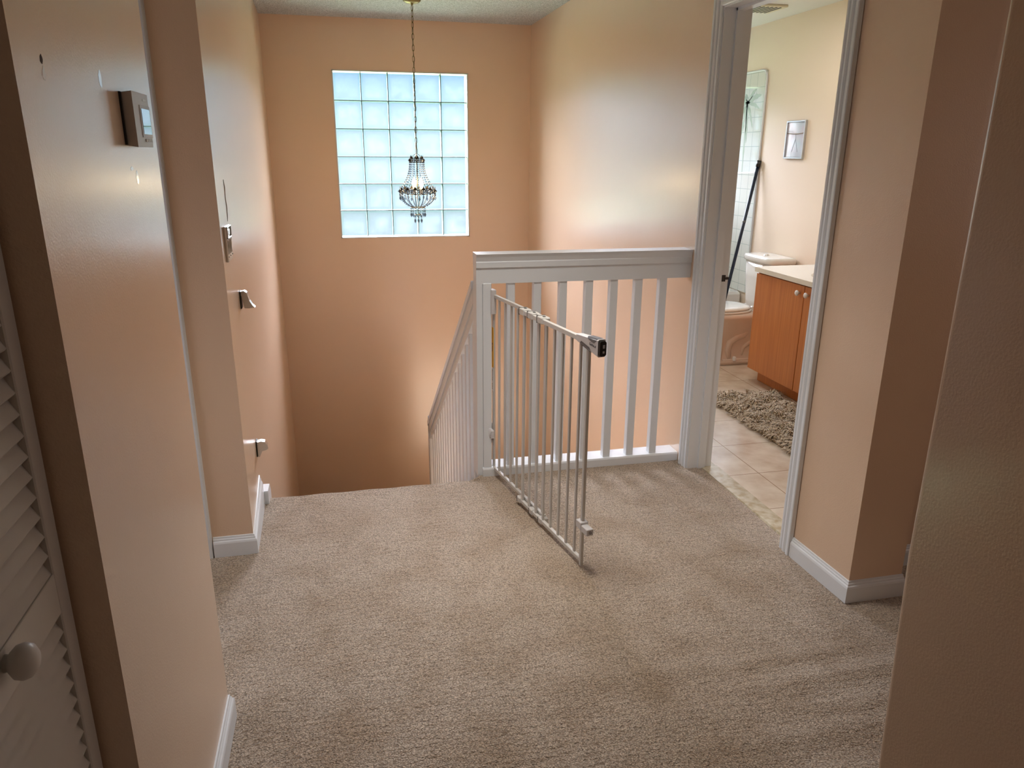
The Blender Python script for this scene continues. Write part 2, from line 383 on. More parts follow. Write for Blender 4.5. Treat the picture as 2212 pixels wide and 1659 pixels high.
# back wall with two window openings
WX0, WX1, WZ0, WZ1 = -.004, 1.077, .81, 2.115
BX0, BX1, BZ0, BZ1 = 2.25, 3.0, 1.33, 2.08
w = MB()
def holes(w, x0, x1, z0, z1, hs, y0, y1):
    cx = x0
    for (a, b, c, d) in hs:
        w.box(cx, a, y0, y1, z0, z1); w.box(a, b, y0, y1, z0, c); w.box(a, b, y0, y1, d, z1); cx = b
    w.box(cx, x1, y0, y1, z0, z1)
holes(w, -.65, 1.66, ZB, H, [(WX0,WX1,WZ0,WZ1)], YB, YB+.15)
struct(w.build('wall_back', m_wall), 'tall peach back wall of the stairwell around the glass block window', 'wall')
w = MB(); holes(w, 1.66, 3.34, 0, H, [(BX0,BX1,BZ0,BZ1)], YB, YB+.15)
struct(w.build('wall_bath_back', m_bathwall), 'cream back wall of the bathroom above the tub', 'wall')
# right wall of the landing and stairwell, door opening y 2.35 .. 3.14
D0, D1, DH, JT = 2.35, 3.14, 2.085, .115
w = MB()
w.prism([(wx(1.955),1.955),(wx(D0-.018),D0-.018),(wx(D0)+JT,D0-.018),(1.867,2.13),(1.867,1.955)], 'z', 0, H)
w.prism([(wx(D0-.018),D0-.018),(wx(D1+.018),D1+.018),(wx(D1)+JT,D1+.018),(wx(D0)+JT,D0-.018)], 'z', DH+.018, H)
w.prism([(wx(D1+.018),D1+.018),(wx(3.2),3.2),(wx(YB),YB),(wx(YB)+JT,YB),(wx(D1)+JT,D1+.018)], 'z', 0, H)
w.prism([(wx(3.3),3.3),(wx(YB),YB),(wx(YB)+JT,YB),(wx(3.3)+JT,3.3)], 'z', ZB, 0)
struct(w.build('wall_right', m_wall), 'peach wall with the bathroom doorway, running on beside the stairwell', 'wall')
w = MB(); w.box(1.80, 4.1, 2.13, 2.25, 0, H)
struct(w.build('wall_corridor', m_wall), 'shaded peach wall set back beyond the wall corner on the right', 'wall')
# near right wall along the hall, its end corner rounded and slightly out of plumb
w = MB()
def rc(xe, z):
    r = .012; ye = .805
    return [(xe, -2.6, z), (xe+.12, -2.6, z), (xe+.12, ye, z)]+[(xe+r-r*math.sin(a), ye-r+r*math.cos(a), z) for a in [i*PI/12 for i in range(7)]]
levels = [rc(.798, 0), rc(.786, .56), rc(.768, .95), rc(.768, 1.5), rc(.764, H)]
k = len(levels[0]); v = [p for l in levels for p in l]; f = []
for i in range(len(levels)-1):
    for j in range(k): f.append((i*k+j, i*k+(j+1)%k, (i+1)*k+(j+1)%k, (i+1)*k+j))
f += [tuple(range(k)), tuple(range((len(levels)-1)*k, len(levels)*k))]
w.add(v, f)
wn_ = w.build('wall_right_near', m_wall)
struct(wn_, 'dark peach wall filling the near right edge of the view', 'wall')
struct(MB().box(4.1, 4.22, .60, 2.25, 0, H).build('wall_corridor_end', m_wall))
struct(MB().box(-.5, .92, -2.72, -2.6, 0, H).build('wall_behind', m_wall))
struct(MB().box(.888, 4.22, .60, .72, 0, H).build('wall_corridor_near', m_wall))
# bathroom walls
XB = 3.20
struct(MB().box(XB, XB+.12, 2.25, YB, 0, H).build('wall_bath_right', m_bathwall), 'cream bathroom wall behind the toilet and vanity', 'wall')
w = MB(); w.prism([(wx(D1)+JT+.001,D1+.02),(wx(D1)+JT+.012,D1+.02),(wx(YB)+JT+.012,YB),(wx(YB)+JT+.001,YB)], 'z', 0, 2.44)
w.prism([(wx(D0)+JT+.001,2.25),(wx(D0)+JT+.012,2.25),(wx(D0)+JT+.012,D0-.02),(wx(D0)+JT+.001,D0-.02)], 'z', 0, 2.44)
struct(w.build('wall_bath_left', m_bathwall))
# ceilings
w = MB(); w.box(-1.82, 1.9, -2.72, YB+.15, H, H+.1); w.box(1.9, 4.22, -2.72, 2.25, H, H+.1)
struct(w.build('ceiling', m_ceil), 'white popcorn textured ceiling', 'ceiling')
struct(MB().box(1.72, XB, 2.25, YB, 2.44, 2.49).build('ceiling_bath', m_bceil), 'smooth white bathroom ceiling', 'ceiling')

# ---------------------------------------------------------------- carpet floor with ripples
YE = 3.235
def ripple(x, y):
    z = 0.0
    g = lambda cx, cy, sx_, sy_: math.exp(-((x-cx)/sx_)**2-((y-cy)/sy_)**2)
    z += .009*g(1.45, 1.62, .42, .035)+.007*g(1.30, 1.72, .30, .028)+.008*g(1.20, 1.42, .34, .04)
    z += .010*g(1.12, 1.28, .24, .03)+.006*g(1.42, 1.50, .22, .03)+.005*g(.95, 1.55, .3, .05)+.004*g(.9,1.75,.35,.03)
    z += .0035*g(1.35, 2.35, .25, .05)+.003*g(-.1, 2.2, .2, .06)
    z += .0018*math.sin(x*7+math.sin(y*5)*1.5)*math.sin(y*9+x*2)
    return z
def grid(xs, ys, edge=None):
    v = []; f = []
    for y in ys:
        for x in xs: v.append((x, y, ripple(x, y)))
    k = len(xs)
    for j in range(len(ys)-1):
        for i in range(k-1): f.append((j*k+i, j*k+i+1, (j+1)*k+i+1, (j+1)*k+i))
    return v, f
def fr(a, b, st):
    m_ = max(1, int(math.ceil((b-a)/st))); return [a+(b-a)*i/m_ for i in range(m_+1)]
# nosing surface at the stair top: grid rolls over the edge
xs = fr(-.42, 1.69, .02); ys = fr(.9, YE-.02, .012)
v, f = grid(xs, ys); k = len(xs); j0 = len(ys)-1
roll = [(YE-.02+.028*math.sin(a), -.028+.028*math.cos(a)) for a in [PI/2*i/5 for i in range(1, 6)]]+[(YE+.006,-.06),(YE-.01,-.19)]
for (yy, zz) in roll:
    for x in xs:
        e = 0 if x < .59 else .13
        bumpz = .02*math.exp(-((x-.575)/.03)**2-((yy-YE)/.05)**2)
        v.append((x, yy+e+.003*math.sin(x*31), zz+bumpz))
for j in range(j0, j0+len(roll)):
    for i in range(k-1): f.append((j*k+i, j*k+i+1, (j+1)*k+i+1, (j+1)*k+i))
fl = MB().add(v, f, True)
fl.box(-1.7, -.42, 1.81, 2.74, -.1, 0.0); fl.box(-.42, 1.69, -2.6, .9, -.1, 0); fl.box(1.69, 4.1, .6, 2.13, -.1, 0.0); fl.box(-1.7,-.42,.12,1.69,-.1,0)
fl.box(-.42,-.405,1.81,2.74,-.1,0)
struct(fl.build('floor', m_carpet), 'beige cut pile carpet covering the landing with ripples at right', 'floor')
# slab below the landing
w = MB(); w.box(.63, 1.62, 3.20, 3.36, -.30, -.03); w.box(.63, 1.62, 3.24, 3.36, ZB, -.30)
struct(w.build('wall_under_landing', m_wall))
# stairs
RI, TR = .19, .2775
st = MB()
def nose(x0, x1, y, z, s=1, back=TR+.03, drop=RI+.02):
    pr = [(y+s*(-back), z), (y-s*.02, z)]+[(y-s*.02+s*.024*math.sin(a), z-.024+.024*math.cos(a)) for a in [PI/2*i/4 for i in range(1,5)]]+[(y-s*.004, z-.05),(y-s*.012, z-drop),(y-s*back, z-drop)]
    st.prism(pr, 'x', x0, x1)
for i in range(1, 8): nose(-.52, .66, YE+i*TR, -RI*i)
st.box(-.52, 1.61, YE+7*TR-.02, YB, -RI*8-.2, -RI*8)
for i in range(1, 7):
    y = YE+7*TR-(i-1)*TR; nose(.70, 1.61, y-.02-TR, -RI*8-RI*i, -1)
st.box(-.52, 1.61, 3.3, YB, ZB-.1, ZB)
struct(st.build('floor_stairs', m_carpet), 'beige carpeted stairs dropping away behind the landing edge', 'stairs')
# bath floor and marble threshold
w = MB(); w.box(1.775, XB, 2.25, YB, -.05, -.002)
struct(w.build('floor_bath', m_tile), 'cream square floor tiles of the bathroom', 'floor')
w = MB().prism([(1.700,D0),(1.688,D1),(1.775,D1),(1.775,D0)], 'z', -.05, .003); w.box(1.69,1.775,2.25,D0,-.05,-.002); w.box(1.69,1.775,D1,YB,-.05,-.002)
struct(w.build('floor_threshold', m_marble), 'beige marble threshold strip in the bathroom doorway', 'threshold')

# ---------------------------------------------------------------- windows
def blockwin(name, x0, x1, z0, z1, nx, nz, yf, label):
    root = MB()
    t_ = .009   # white caulk frame
    root.box(x0-.0, x0+t_, yf-.004, yf+.13, z0, z1); root.box(x1-t_, x1, yf-.004, yf+.13, z0, z1)
    root.box(x0, x1, yf-.004, yf+.13, z0, z0+t_); root.box(x0, x1, yf-.004, yf+.13, z1-t_, z1)
    r = struct(root.build(name, m_winframe), label, 'window')
    ax0, ax1, az0, az1 = x0+t_, x1-t_, z0+t_, z1-t_
    bx, bz = (ax1-ax0)/nx, (az1-az0)/nz; j = .0028
    yb = yf+.022
    g = MB()
    for i in range(1, nx): g.box(ax0+i*bx-j, ax0+i*bx+j, yb-.003, yb+.08, az0, az1)
    for i in range(1, nz): g.box(ax0, ax1, yb-.0035, yb+.0795, az0+i*bz-j, az0+i*bz+j)
    g.build('mortar_joint', m_mortar, r)
    g = MB()
    for i in range(nx):
        for k2 in range(nz):
            a, b = ax0+i*bx+j, ax0+(i+1)*bx-j; c, d = az0+k2*bz+j, az0+(k2+1)*bz-j
            lv = [(0, .012), (.005, .002), (.016, 0), (.0185, .002), (.0255, .004), (.028, .0055)]
            v = []; f = []
            for (ins, dep) in lv:
                v += [(a+ins,yb+dep,c+ins),(b-ins,yb+dep,c+ins),(b-ins,yb+dep,d-ins),(a+ins,yb+dep,d-ins)]
            for q in range(len(lv)-1):
                for e in range(4): f.append((q*4+e, q*4+(e+1)%4, (q+1)*4+(e+1)%4, (q+1)*4+e))
            q = (len(lv)-1)*4; f.append((q, q+1, q+2, q+3))
            g.add(v, f)
    go = g.build('glass_blocks', m_block, r)
    go.data.materials.append(m_rim); go.data.materials.append(m_rimline)
    for p in go.data.polygons:      # the thick moulded edge of each block
        c = p.center; u = ((c.x-ax0)%bx)/bx; w_ = ((c.z-az0)%bz)/bz; e = min(u, 1-u)*bx, min(w_, 1-w_)*bz; e = min(e)
        if len(p.vertices) == 4 and e < .0165: p.material_index = 1
        elif e < .020 or .0255 < e < .0285: p.material_index = 2
    return r
blockwin('window_1', WX0, WX1, WZ0, WZ1, 5, 6, YB, 'glass block window, five blocks wide and six high, on the stairwell back wall')
blockwin('window_2', BX0, BX1, BZ0, BZ1, 4, 4, YB, 'glass block window above the bathtub')
# ground outside
struct(MB().box(-20, 20, 8, 40, -3.0, -2.9).build('ground', m_grass))

# ---------------------------------------------------------------- trim
BP = [(0,0),(.014,0),(.014,.056),(.012,.063),(.008,.067),(.008,.071),(.005,.075),(.004,.081),(0,.082)]
def base(name, p0, p1, out, label=None, m0=0, m1=0, prof=BP):
    """baseboard from p0 to p1 (xy), out = outward unit normal; m0/m1 mitre direction"""
    p0 = Vector((*p0,0)); p1 = Vector((*p1,0)); d = (p1-p0).normalized(); out = Vector((*out,0)).normalized()
    v = []; k = len(prof)
    for (p, m_) in ((p0, m0), (p1, m1)):
        for (u, z) in prof: v.append(p+out*u+d*(u*m_)+Vector((0,0,z)))
    f = [(j, (j+1)%k, (j+1)%k+k, j+k) for j in range(k)]+[tuple(range(k))[::-1], tuple(range(k,2*k))]
    o = MB().add(v, f).build(name, m_white); struct(o, label, 'baseboard' if label else None); return o
base('baseboard_stub', (-.552,2.74), (-.405,2.74), (0,-1), 'short white baseboard on the narrow wall end left of the stairs', 0, 1)
# landing part of the left stair wall: the board rises towards the stairs
hb = MB()
def rb(y, ztop):
    sc_ = ztop/.082; return [Vector((lx(y)+u, y, z*sc_)) for (u, z) in BP]
v = rb(2.74-.014, .082)+rb(3.16, .145); k = len(BP)
v[0] = Vector((lx(2.74),2.74,0))
for i, (u, z) in enumerate(BP): v[i] = Vector((lx(2.74)+u, 2.74-u, z))
f = [(j, (j+1)%k, (j+1)%k+k, j+k) for j in range(k)]+[tuple(range(k))[::-1], tuple(range(k,2*k))]
hb.add(v, f)
struct(hb.build('baseboard_stair', m_white), 'white baseboard rising along the left wall to the stair edge', 'baseboard')
sk = MB().prism([(3.165,0),(3.165,.062),(3.245,.062),(3.275,.02),(3.275,-.2),(3.165,-.2)], 'x', lx(3.2)-.002, lx(3.2)+.032)
struct(sk.build('trim_skirt', m_white), 'short white stair skirt block where the carpet drops', 'trim')
base('baseboard_thermostat', (-.378,1.09), (-.378,1.81), (1,0), 'white baseboard at the foot of the thermostat wall', 0, 1)
base('baseboard_return', (-.378,1.81), (-1.7,1.81), (0,1), None, -1, 0)
base('baseboard_right', (wx(D0-.078),D0-.078), (wx(1.955),1.955), (-1,-.03), 'white baseboard between the bathroom door and the wall corner', 0, 1)
base('baseboard_right_end', (1.655,1.955), (1.867,1.955), (0,-1), 'white baseboard across the end of the wall at right', -1, 1)
base('baseboard_right_side', (1.867,1.955), (1.867,2.13), (1,0), None, -1, 0)
base('baseboard_corridor', (1.867,2.13), (4.1,2.13), (0,-1), 'white baseboard on the set back wall at far right')
base('baseboard_bath', (XB,4.5), (XB,5.42), (-1,0), None)

# door casing around the bathroom doorway
CP = [(0,0),(.0,.008),(.004,.011),(.012,.011),(.016,.008),(.022,.008),(.026,.013),(.034,.015),(.040,.013),(.044,.010),(.050,.010),(.054,.016),(.066,.017),(.070,.015),(.072,0)]
def casing(name, face, far, near, head, out, label):
    """casing legs and head, profile u measured from the opening edge outwards; face(y) gives wall x; out = -1"""
    m = MB(); k = len(CP)
    pts = []
    R = .006
    for (yy, zz, du, dz) in ((far+R,0,1,0),(far+R,head+R,1,1),(near-R,head+R,-1,1),(near-R,0,-1,0)):
        for (u, w_) in CP: pts.append((face(yy)+out*w_, yy+du*u, zz+dz*u))
    f = []
    for s_ in range(3):
        for j in range(k-1): f.append((s_*k+j, s_*k+j+1, (s_+1)*k+j+1, (s_+1)*k+j))
        f.append((s_*k+k-1, s_*k, (s_+1)*k, (s_+1)*k+k-1))
    f += [tuple(range(k))[::-1], tuple(range(3*k,4*k))]
    m.add(pts, f); return struct(m.build(name, m_white), label, 'door casing')
casing('trim_1', wx, D1, D0, DH, -1, 'white moulded casing around the bathroom doorway')
# jambs with door stop
w = MB()
def jb(y0, y1, z0, z1): w.prism([(wx(y0)-.001,y0),(wx(y1)-.001,y1),(wx(y1)+JT+.012,y1),(wx(y0)+JT+.012,y0)], 'z', z0, z1)
jb(D1, D1+.018, 0, DH+.018); jb(D0-.018, D0, 0, DH+.018); jb(D0, D1, DH, DH+.018)
def stop(y0, y1, z0, z1):
    w.prism([(wx(3)+.048,y0),(wx(3)+.048,y1),(wx(3)+.084,y1),(wx(3)+.084,y0)], 'z', z0, z1)
stop(D1-.011, D1, 0, DH); stop(D0, D0+.011, 0, DH); stop(D0, D1, DH-.011, DH)
fr_ = struct(w.build('door_1', m_white), 'white jamb of the open bathroom doorway', 'door frame')
sp_ = MB(); sp_.box(wx(3.1)+.094, wx(3.1)+.112, D1-.002, D1+.001, .935, .965); sp_.box(wx(3.1)+.108, wx(3.1)+.127, D1-.005, D1-.001, .944, .955)
so = sp_.build('strike_plate', m_black, fr_); so['label'] = 'small black strike plate'
# far left side hall door (in the stub wall plane)
w = MB(); pts = []
k = len(CP)
for (xx, zz, du, dz) in ((-.628,0,1,0),(-.628,2.03,1,1),(-1.452,2.03,-1,1),(-1.452,0,-1,0)):
    for (u, w_) in CP: pts.append((xx+du*u, 2.74-w_, zz+dz*u))
f = []
for s_ in range(3):
    for j in range(k-1): f.append((s_*k+j, s_*k+j+1, (s_+1)*k+j+1, (s_+1)*k+j))
    f.append((s_*k+k-1, s_*k, (s_+1)*k, (s_+1)*k+k-1))
f += [tuple(range(k)), tuple(range(3*k,4*k))]
w.add(pts, f)
struct(w.build('trim_2', m_white), 'white door casing strip left of the narrow wall end', 'door casing')
w = MB(); w.box(-1.435, -.645, 2.78, 2.82, .01, 2.035)
struct(w.build('door_2', m_whitedoor))
# closet jamb seen from the hall keeps the wall's own colour; louvered leaf inside it
def louvred():
    t = thing('louvered_door', 'white louvered folding closet door leaf with a round knob, at the left edge', 'closet door', (-.44,.69,0))
    xf, xb = -.425, -.453
    y0, y1 = .69, 1.078
    def part(name, m, mt=m_whitedoor, lb=None):
        o = m.build(name, mt, t)
        if lb: o['label'] = lb
        return o
    part('stile', MB().box(xb, xf, y1-.038, y1, .015, 2.02, .002)); part('stile', MB().box(xb, xf, y0, y0+.038, .015, 2.02, .002))
    part('rail', MB().box(xb, xf, y0+.038, y1-.038, .865, .929, .001)); part('rail', MB().box(xb, xf, y0+.038, y1-.038, .015, .13)); part('rail', MB().box(xb, xf, y0+.038, y1-.038, 1.95, 2.02))
    for (z0, z1) in ((.13,.865),(.929,1.95)):
        nsl = int(round((z1-z0)/.0297)); dz = (z1-z0)/nsl; sl = MB()
        for i in range(nsl):
            z = z0+(i+.5)*dz
            pr = [(xf-.004,z-.0195),(xf-.002,z-.017),(xf-.0205,z+.020),(xf-.0240,z+.018)]
            sl.prism(pr, 'y', y0+.036, y1-.036)
        part('louver_slats', sl)
    kn = MB(); kn.lathe((xf,.866,.911), [(0,-.001),(.011,0),(.010,.005),(.014,.007),(.0205,.013),(.0225,.021),(.020,.029),(.013,.0345),(.006,.0365),(0,.037)], 24, 'x')
    part('knob', kn, m_whitedoor, 'round white knob')
    # second leaf of the pair
    t2 = thing('louvered_door', 'louvered folding closet door leaf without a knob, nearer the viewer than its pair', 'closet door', (-.44,.29,0))
    w2 = MB(); w2.box(xb, xf, .285, .685, .015, .13); w2.box(xb, xf, .285, .323, .13, 2.02); w2.box(xb, xf, .647, .685, .13, 2.02); w2.box(xb,xf,.323,.647,1.95,2.02)
    for i in range(61): w2.prism([(xf-.003,.145+i*.0297-.014),(xf-.001,.145+i*.0297-.0115),(xb+.004,.145+i*.0297+.016),(xb+.002,.145+i*.0297+.013)], 'y', .322, .648)
    w2.build('leaf', m_whitedoor, t2)
louvred()

# ---------------------------------------------------------------- landing railing
def railing():
    t = thing('landing_railing', 'white railing with square balusters across the landing edge', 'railing', (.6,3.26,0))
    x1 = wx(3.3)
    # top rail: cap, stepped apron
    pr = [(3.262,.938),(3.262,1.008),(3.257,1.010),(3.257,1.034),(3.259,1.038),(3.253,1.058),(3.247,1.071),(3.351,1.071),(3.345,1.058),(3.339,1.038),(3.341,1.038),(3.341,1.014),(3.336,1.010),(3.336,.938)]
    MB().prism(pr, 'x', .574, x1-.001).build('top_rail', m_white, t)
    MB().prism([(3.250,.0),(3.250,.036),(3.254,.044),(3.352,.044),(3.356,.036),(3.356,.0)], 'x', .598, x1-.001).build('bottom_rail', m_white, t)
    for (a, b) in ((.719,.754),(.842,.878),(.965,1.001),(1.090,1.127),(1.212,1.249),(1.335,1.372),(1.459,1.496)):
        MB().box(a, b, 3.266, 3.304, .043, .94, .002).build('baluster', m_white, t)
    MB().box(.574, .603, 3.262, 3.352, .0, .94, .002).build('newel_post', m_white, t)
    MB().box(.6035, .643, 3.258, 3.30, .044, .94, .002).build('mounting_board', m_white, t)
railing()
def stairrail():
    t = thing('stair_railing', 'white sloping stair railing seen almost end on, dropping left', 'railing', (.6,5.46,-RI*8))
    sl = -.683; y0, y1 = 3.355, 5.47; zt = lambda y: .983+sl*(y-3.29)
    m = MB()
    # cap
    def strip(xa, xb, ta, tb):
        m.add([(xa,y0,zt(y0)-ta),(xb,y0,zt(y0)-ta),(xb,y0,zt(y0)-tb),(xa,y0,zt(y0)-tb),(xa,y1,zt(y1)-ta),(xb,y1,zt(y1)-ta),(xb,y1,zt(y1)-tb),(xa,y1,zt(y1)-tb)],
              [(0,1,2,3),(4,7,6,5),(0,4,5,1),(1,5,6,2),(2,6,7,3),(3,7,4,0)])
    strip(.566, .650, 0, .038); strip(.574, .640, .038, .105)
    m.build('handrail', m_white, t)
    m = MB(); strip(.582, .632, .105, .165); m.build('apron_board', m_white, t)
    nb = 16
    for i in range(nb):
        y = 3.44+i*.125
        if y > 5.42: break
        zb = -RI*max(1, math.floor((y-YE)/TR)+1)
        MB().box(.588, .624, y-.018, y+.018, max(zb, -RI*8), zt(y)-.12, .002).build('baluster', m_white, t)
    MB().box(.574, .655, 5.43, 5.51, -RI*8, zt(5.47)+.03, .003).build('newel_post', m_white, t)
    # closed string along the flight
    s_ = MB(); a = [(3.37,-.02),(5.43,-.02+sl*(5.43-3.37)),(5.43,-.32+sl*(5.43-3.37)),(3.37,-.32)]
    s_.prism(a, 'x', .630, .655); s_.build('stringer', m_white, t)
stairrail()

# ---------------------------------------------------------------- safety gate
gb = Vector((.650,3.25,0)); ge = Vector((.820,2.375,0)); gd = (ge-gb).normalized(); gn = Vector((gd.y,-gd.x,0)).normalized()
if gn.x > 0: gn = -gn      # towards the left of the picture
GZ = Vector((0,0,1))
def gp(s, off, z): return gb+gd*s+gn*off+GZ*z
def gbox(m, s0, s1, o0, o1, z0, z1, b=.0015): return m.obox(gp((s0+s1)/2,(o0+o1)/2,(z0+z1)/2), gd, gn, GZ, s1-s0, abs(o1-o0), z1-z0, b)
def gate():
    t = thing('safety_gate', 'white metal extending safety gate standing open on the landing', 'safety gate', (.735,2.81,.0))
    def part(name, m, mt=m_gate, lb=None, p=t):
        o = m.build(name, mt, p)
        if lb: o['label'] = lb
        return o
    # panel A hinged at the post, panel B slides past it nearer the viewer's left
    part('top_bar', gbox(MB(), -.030, .545, -.015, -.002, .874, .890)); part('bottom_bar', gbox(MB(), -.030, .545, -.015, -.002, .033, .047))
    part('top_bar', gbox(MB(), .335, .835, .001, .015, .868, .886)); part('bottom_bar', gbox(MB(), .335, .90, .001, .015, .020, .036))
    for i in range(9):
        s = .0675*i-.018; e_ = i in (0, 8); h_ = .008 if e_ else .0055
        part('bar', gbox(MB(), s-h_, s+h_, -.0145 if e_ else -.013, -.0045 if e_ else -.004, .046, .875))
    for i in range(8):
        s = .356+.0685*i; h_ = .007 if i == 0 else .0055
        part('bar', gbox(MB(), s-h_, s+h_, .003 if i == 0 else .0035, .013 if i == 0 else .0125, .035, .869))
    post = part('end_post', gbox(MB(), .888, .902, .003, .016, .006, .868, .002))
    # clamps that lock the two panels
    for (s, z) in ((.345,.879),(.425,.879),(.515,.879)):
        part('clamp', gbox(MB(), s-.024, s+.022, -.018, .018, z-.014, z+.013, .003), m_gate)
    def gk(*a_): part('gasket', gbox(MB(), *a_), m_gatejoint, 'dark gasket')
    for sx_ in (.321, .401, .491): gk(sx_-.0018, sx_+.0018, -.0184, .0184, .864, .8928, 0)
    for sx_ in (.345, .43, .52): part('screw', gbox(MB(), sx_-.006, sx_+.006, -.005, .005, .8915, .8945, .001), m_gatejoint, 'dark screw')
    for sx_ in (.33, .455, .545): part('clamp', gbox(MB(), sx_-.018, sx_+.018, -.018, .018, .014, .040, .003))
    for sx_ in (.318, .443, .533): gk(sx_-.0018, sx_+.0018, -.0184, .0188, .014, .039, 0)
    for sx_ in (.347, .475): part('screw', gbox(MB(), sx_-.010, sx_+.010, -.017, -.008, .038, .043, 0), m_gatejoint, 'dark screw')
    # hinges at the post
    hg = MB(); gbox(hg, -.038, .004, -.014, .010, .800, .912, .003); hg.tube([gp(-.022,.010,.79), gp(-.022,.010,.925)], .008, 10)
    part('upper_hinge', hg, m_plastic)
    
    for (za, zb_) in ((.925,.932),(.783,.79)): part('hinge_pin', MB().tube([gp(-.022,.010,za), gp(-.022,.010,zb_)], .0045, 8), m_gatejoint)
    hg = MB(); gbox(hg, -.045, -.022, -.004, .016, .165, .27, .003); gbox(hg, -.036, .0, -.006, .012, .195, .235, .003); hg.tube([gp(-.02,.012,.18), gp(-.012,.012,.245)], .008, 10)
    part('lower_hinge', hg, m_plastic)
    for z in (.256, .178):
        hh = MB(); hh.lathe(tuple(gp(-.034,.0165,z)), [(0,-.001),(.005,-.001),(.005,.001),(0,.001)], 10, 'y')
        part('screw', hh, m_gatejoint)
    # labels on the hinge side bar
    lb = part('warning_label', gbox(MB(), -.0258, -.0102, -.0048, -.0030, .545, .735, 0), m_yellow, 'orange yellow warning label')
    tri = MB(); o_ = -.0026
    tri.add([gp(-.023,o_,.652), gp(-.013,o_,.657), gp(-.023,o_,.664)], [(0,1,2)])
    for i in range(9):
        z = .622+i*.0032; gbox(tri, -.023, -.018+(.0015 if i%2 else 0), -.0031, o_, z, z+.0022, 0)
    part('label_print', tri, m_maroon, 'maroon warning triangle and lettering', lb)
    lb2 = part('instruction_label', gbox(MB(), -.0258, -.0102, -.0048, -.0032, .43, .54, 0), m_light)
    tx = MB()
    for i in range(16):
        if i in (5, 6): continue
        gbox(tx, -.024, -.019+.005*random.random(), -.0034, -.0028, .44+i*.006, .4425+i*.006, 0)
    part('label_print', tx, m_ink, None, lb2)
    # latch head: a flared shell with grey insets and a black nose
    sec = [(.818,.868,.893,.0095),(.835,.866,.896,.0115),(.875,.862,.899,.013),(.925,.853,.903,.014),(.962,.848,.906,.0147),(.980,.846,.907,.0147)]
    def shell(m, secs, cham=.26, ob=.010):
        k = 8; v = []
        for (s, z0, z1, hw) in secs:
            c_ = hw*cham
            for (o1, z) in ((-hw,z0+c_),(-hw+c_,z0),(hw-c_,z0),(hw,z0+c_),(hw,z1-c_),(hw-c_,z1),(-hw+c_,z1),(-hw,z1-c_)): v.append(gp(s, ob+o1, z))
        f = [tuple(range(k))[::-1], tuple(range((len(secs)-1)*k, len(secs)*k))]
        for i in range(len(secs)-1):
            for j in range(k): f.append((i*k+j, i*k+(j+1)%k, (i+1)*k+(j+1)%k, (i+1)*k+j))
        m.add(v, f)
    m = MB(); shell(m, sec); hd = part('latch_head', m, m_plastic, 'grey white latch handle')
    m = MB(); shell(m, [(.9795,.848,.905,.0132),(.990,.850,.903,.0125)], .45)
    nose_ = part('latch_nose', m, m_black, 'black latch nose', hd)
    m = MB(); gbox(m, .9895, .9925, .004, .012, .878, .890, .001); gbox(m, .9895, .9925, .005, .012, .861, .869, .001)
    part('latch_pin', m, m_silver, None, hd)
    # thumb slider on top and the inset below
    m = MB(); m.add([gp(.905,.0205,.9035), gp(.905,.001,.9040), gp(.972,-.001,.9085), gp(.972,.0220,.9080), gp(.908,.0245,.8975), gp(.970,.0252,.9010), gp(.955,.0253,.889),gp(.935,.0249,.890)], [(0,1,2,3),(0,3,5,4),(4,5,6,7)])
    part('thumb_slider', m, m_grey, 'dark grey sliding thumb button', hd)
    m = MB(); m.add([gp(.853,.0228,.870),gp(.863,.0234,.877),gp(.922,.0244,.868),gp(.934,.0247,.858),gp(.853,.0205,.8625),gp(.934,.0222,.8505)], [(0,1,2,3),(0,3,5,4)])
    part('grip_inset', m, m_grey, 'dark grey grip strip', hd)
    # raised lettering on the shell
    cu = bpy.data.curves.new('latch_logo', 'FONT'); cu.body = 'Gerbu.d'; cu.size = .0135; cu.extrude = .0002; cu.align_x = 'CENTER'; cu.align_y = 'CENTER'
    cu.materials.append(m_ink); o = bpy.data.objects.new('latch_logo', cu); C.objects.link(o); o.parent = hd
    zdir = gn; xdir = (gd-GZ*.06).normalized(); ydir = zdir.cross(xdir)
    mt_ = Matrix((xdir, ydir, zdir)).transposed().to_4x4(); mt_.translation = gp(.944,.0250,.880)
    o.matrix_parent_inverse = Matrix.Translation(-Vector(t.location)); o.matrix_basis = mt_
    bpy.context.view_layer.update(); me = bpy.data.meshes.new_from_object(o.evaluated_get(bpy.context.evaluated_depsgraph_get())); o2 = bpy.data.objects.new('latch_logo', me); C.objects.link(o2)
    o2.parent = hd; o2.matrix_basis = mt_; bpy.data.objects.remove(o); o2.name = 'latch_logo'
    o2['label'] = 'small black lettering on the latch'
    # lower latch on the end post
    m = MB(); gbox(m, .874, .912, -.006, .026, .165, .195, .002); gbox(m, .905, .955, -.004, .024, .160, .186, .002)
    lc = part('lower_latch', m, m_plastic, 'small white lower catch')
    m = MB(); m.lathe(tuple(gp(.9555,.010,.173)), [(.004,-.001),(.0055,-.001),(.0055,.001),(.004,.001)], 12, 'y'); part('catch_ring', m, m_grey, None, lc)
gate()

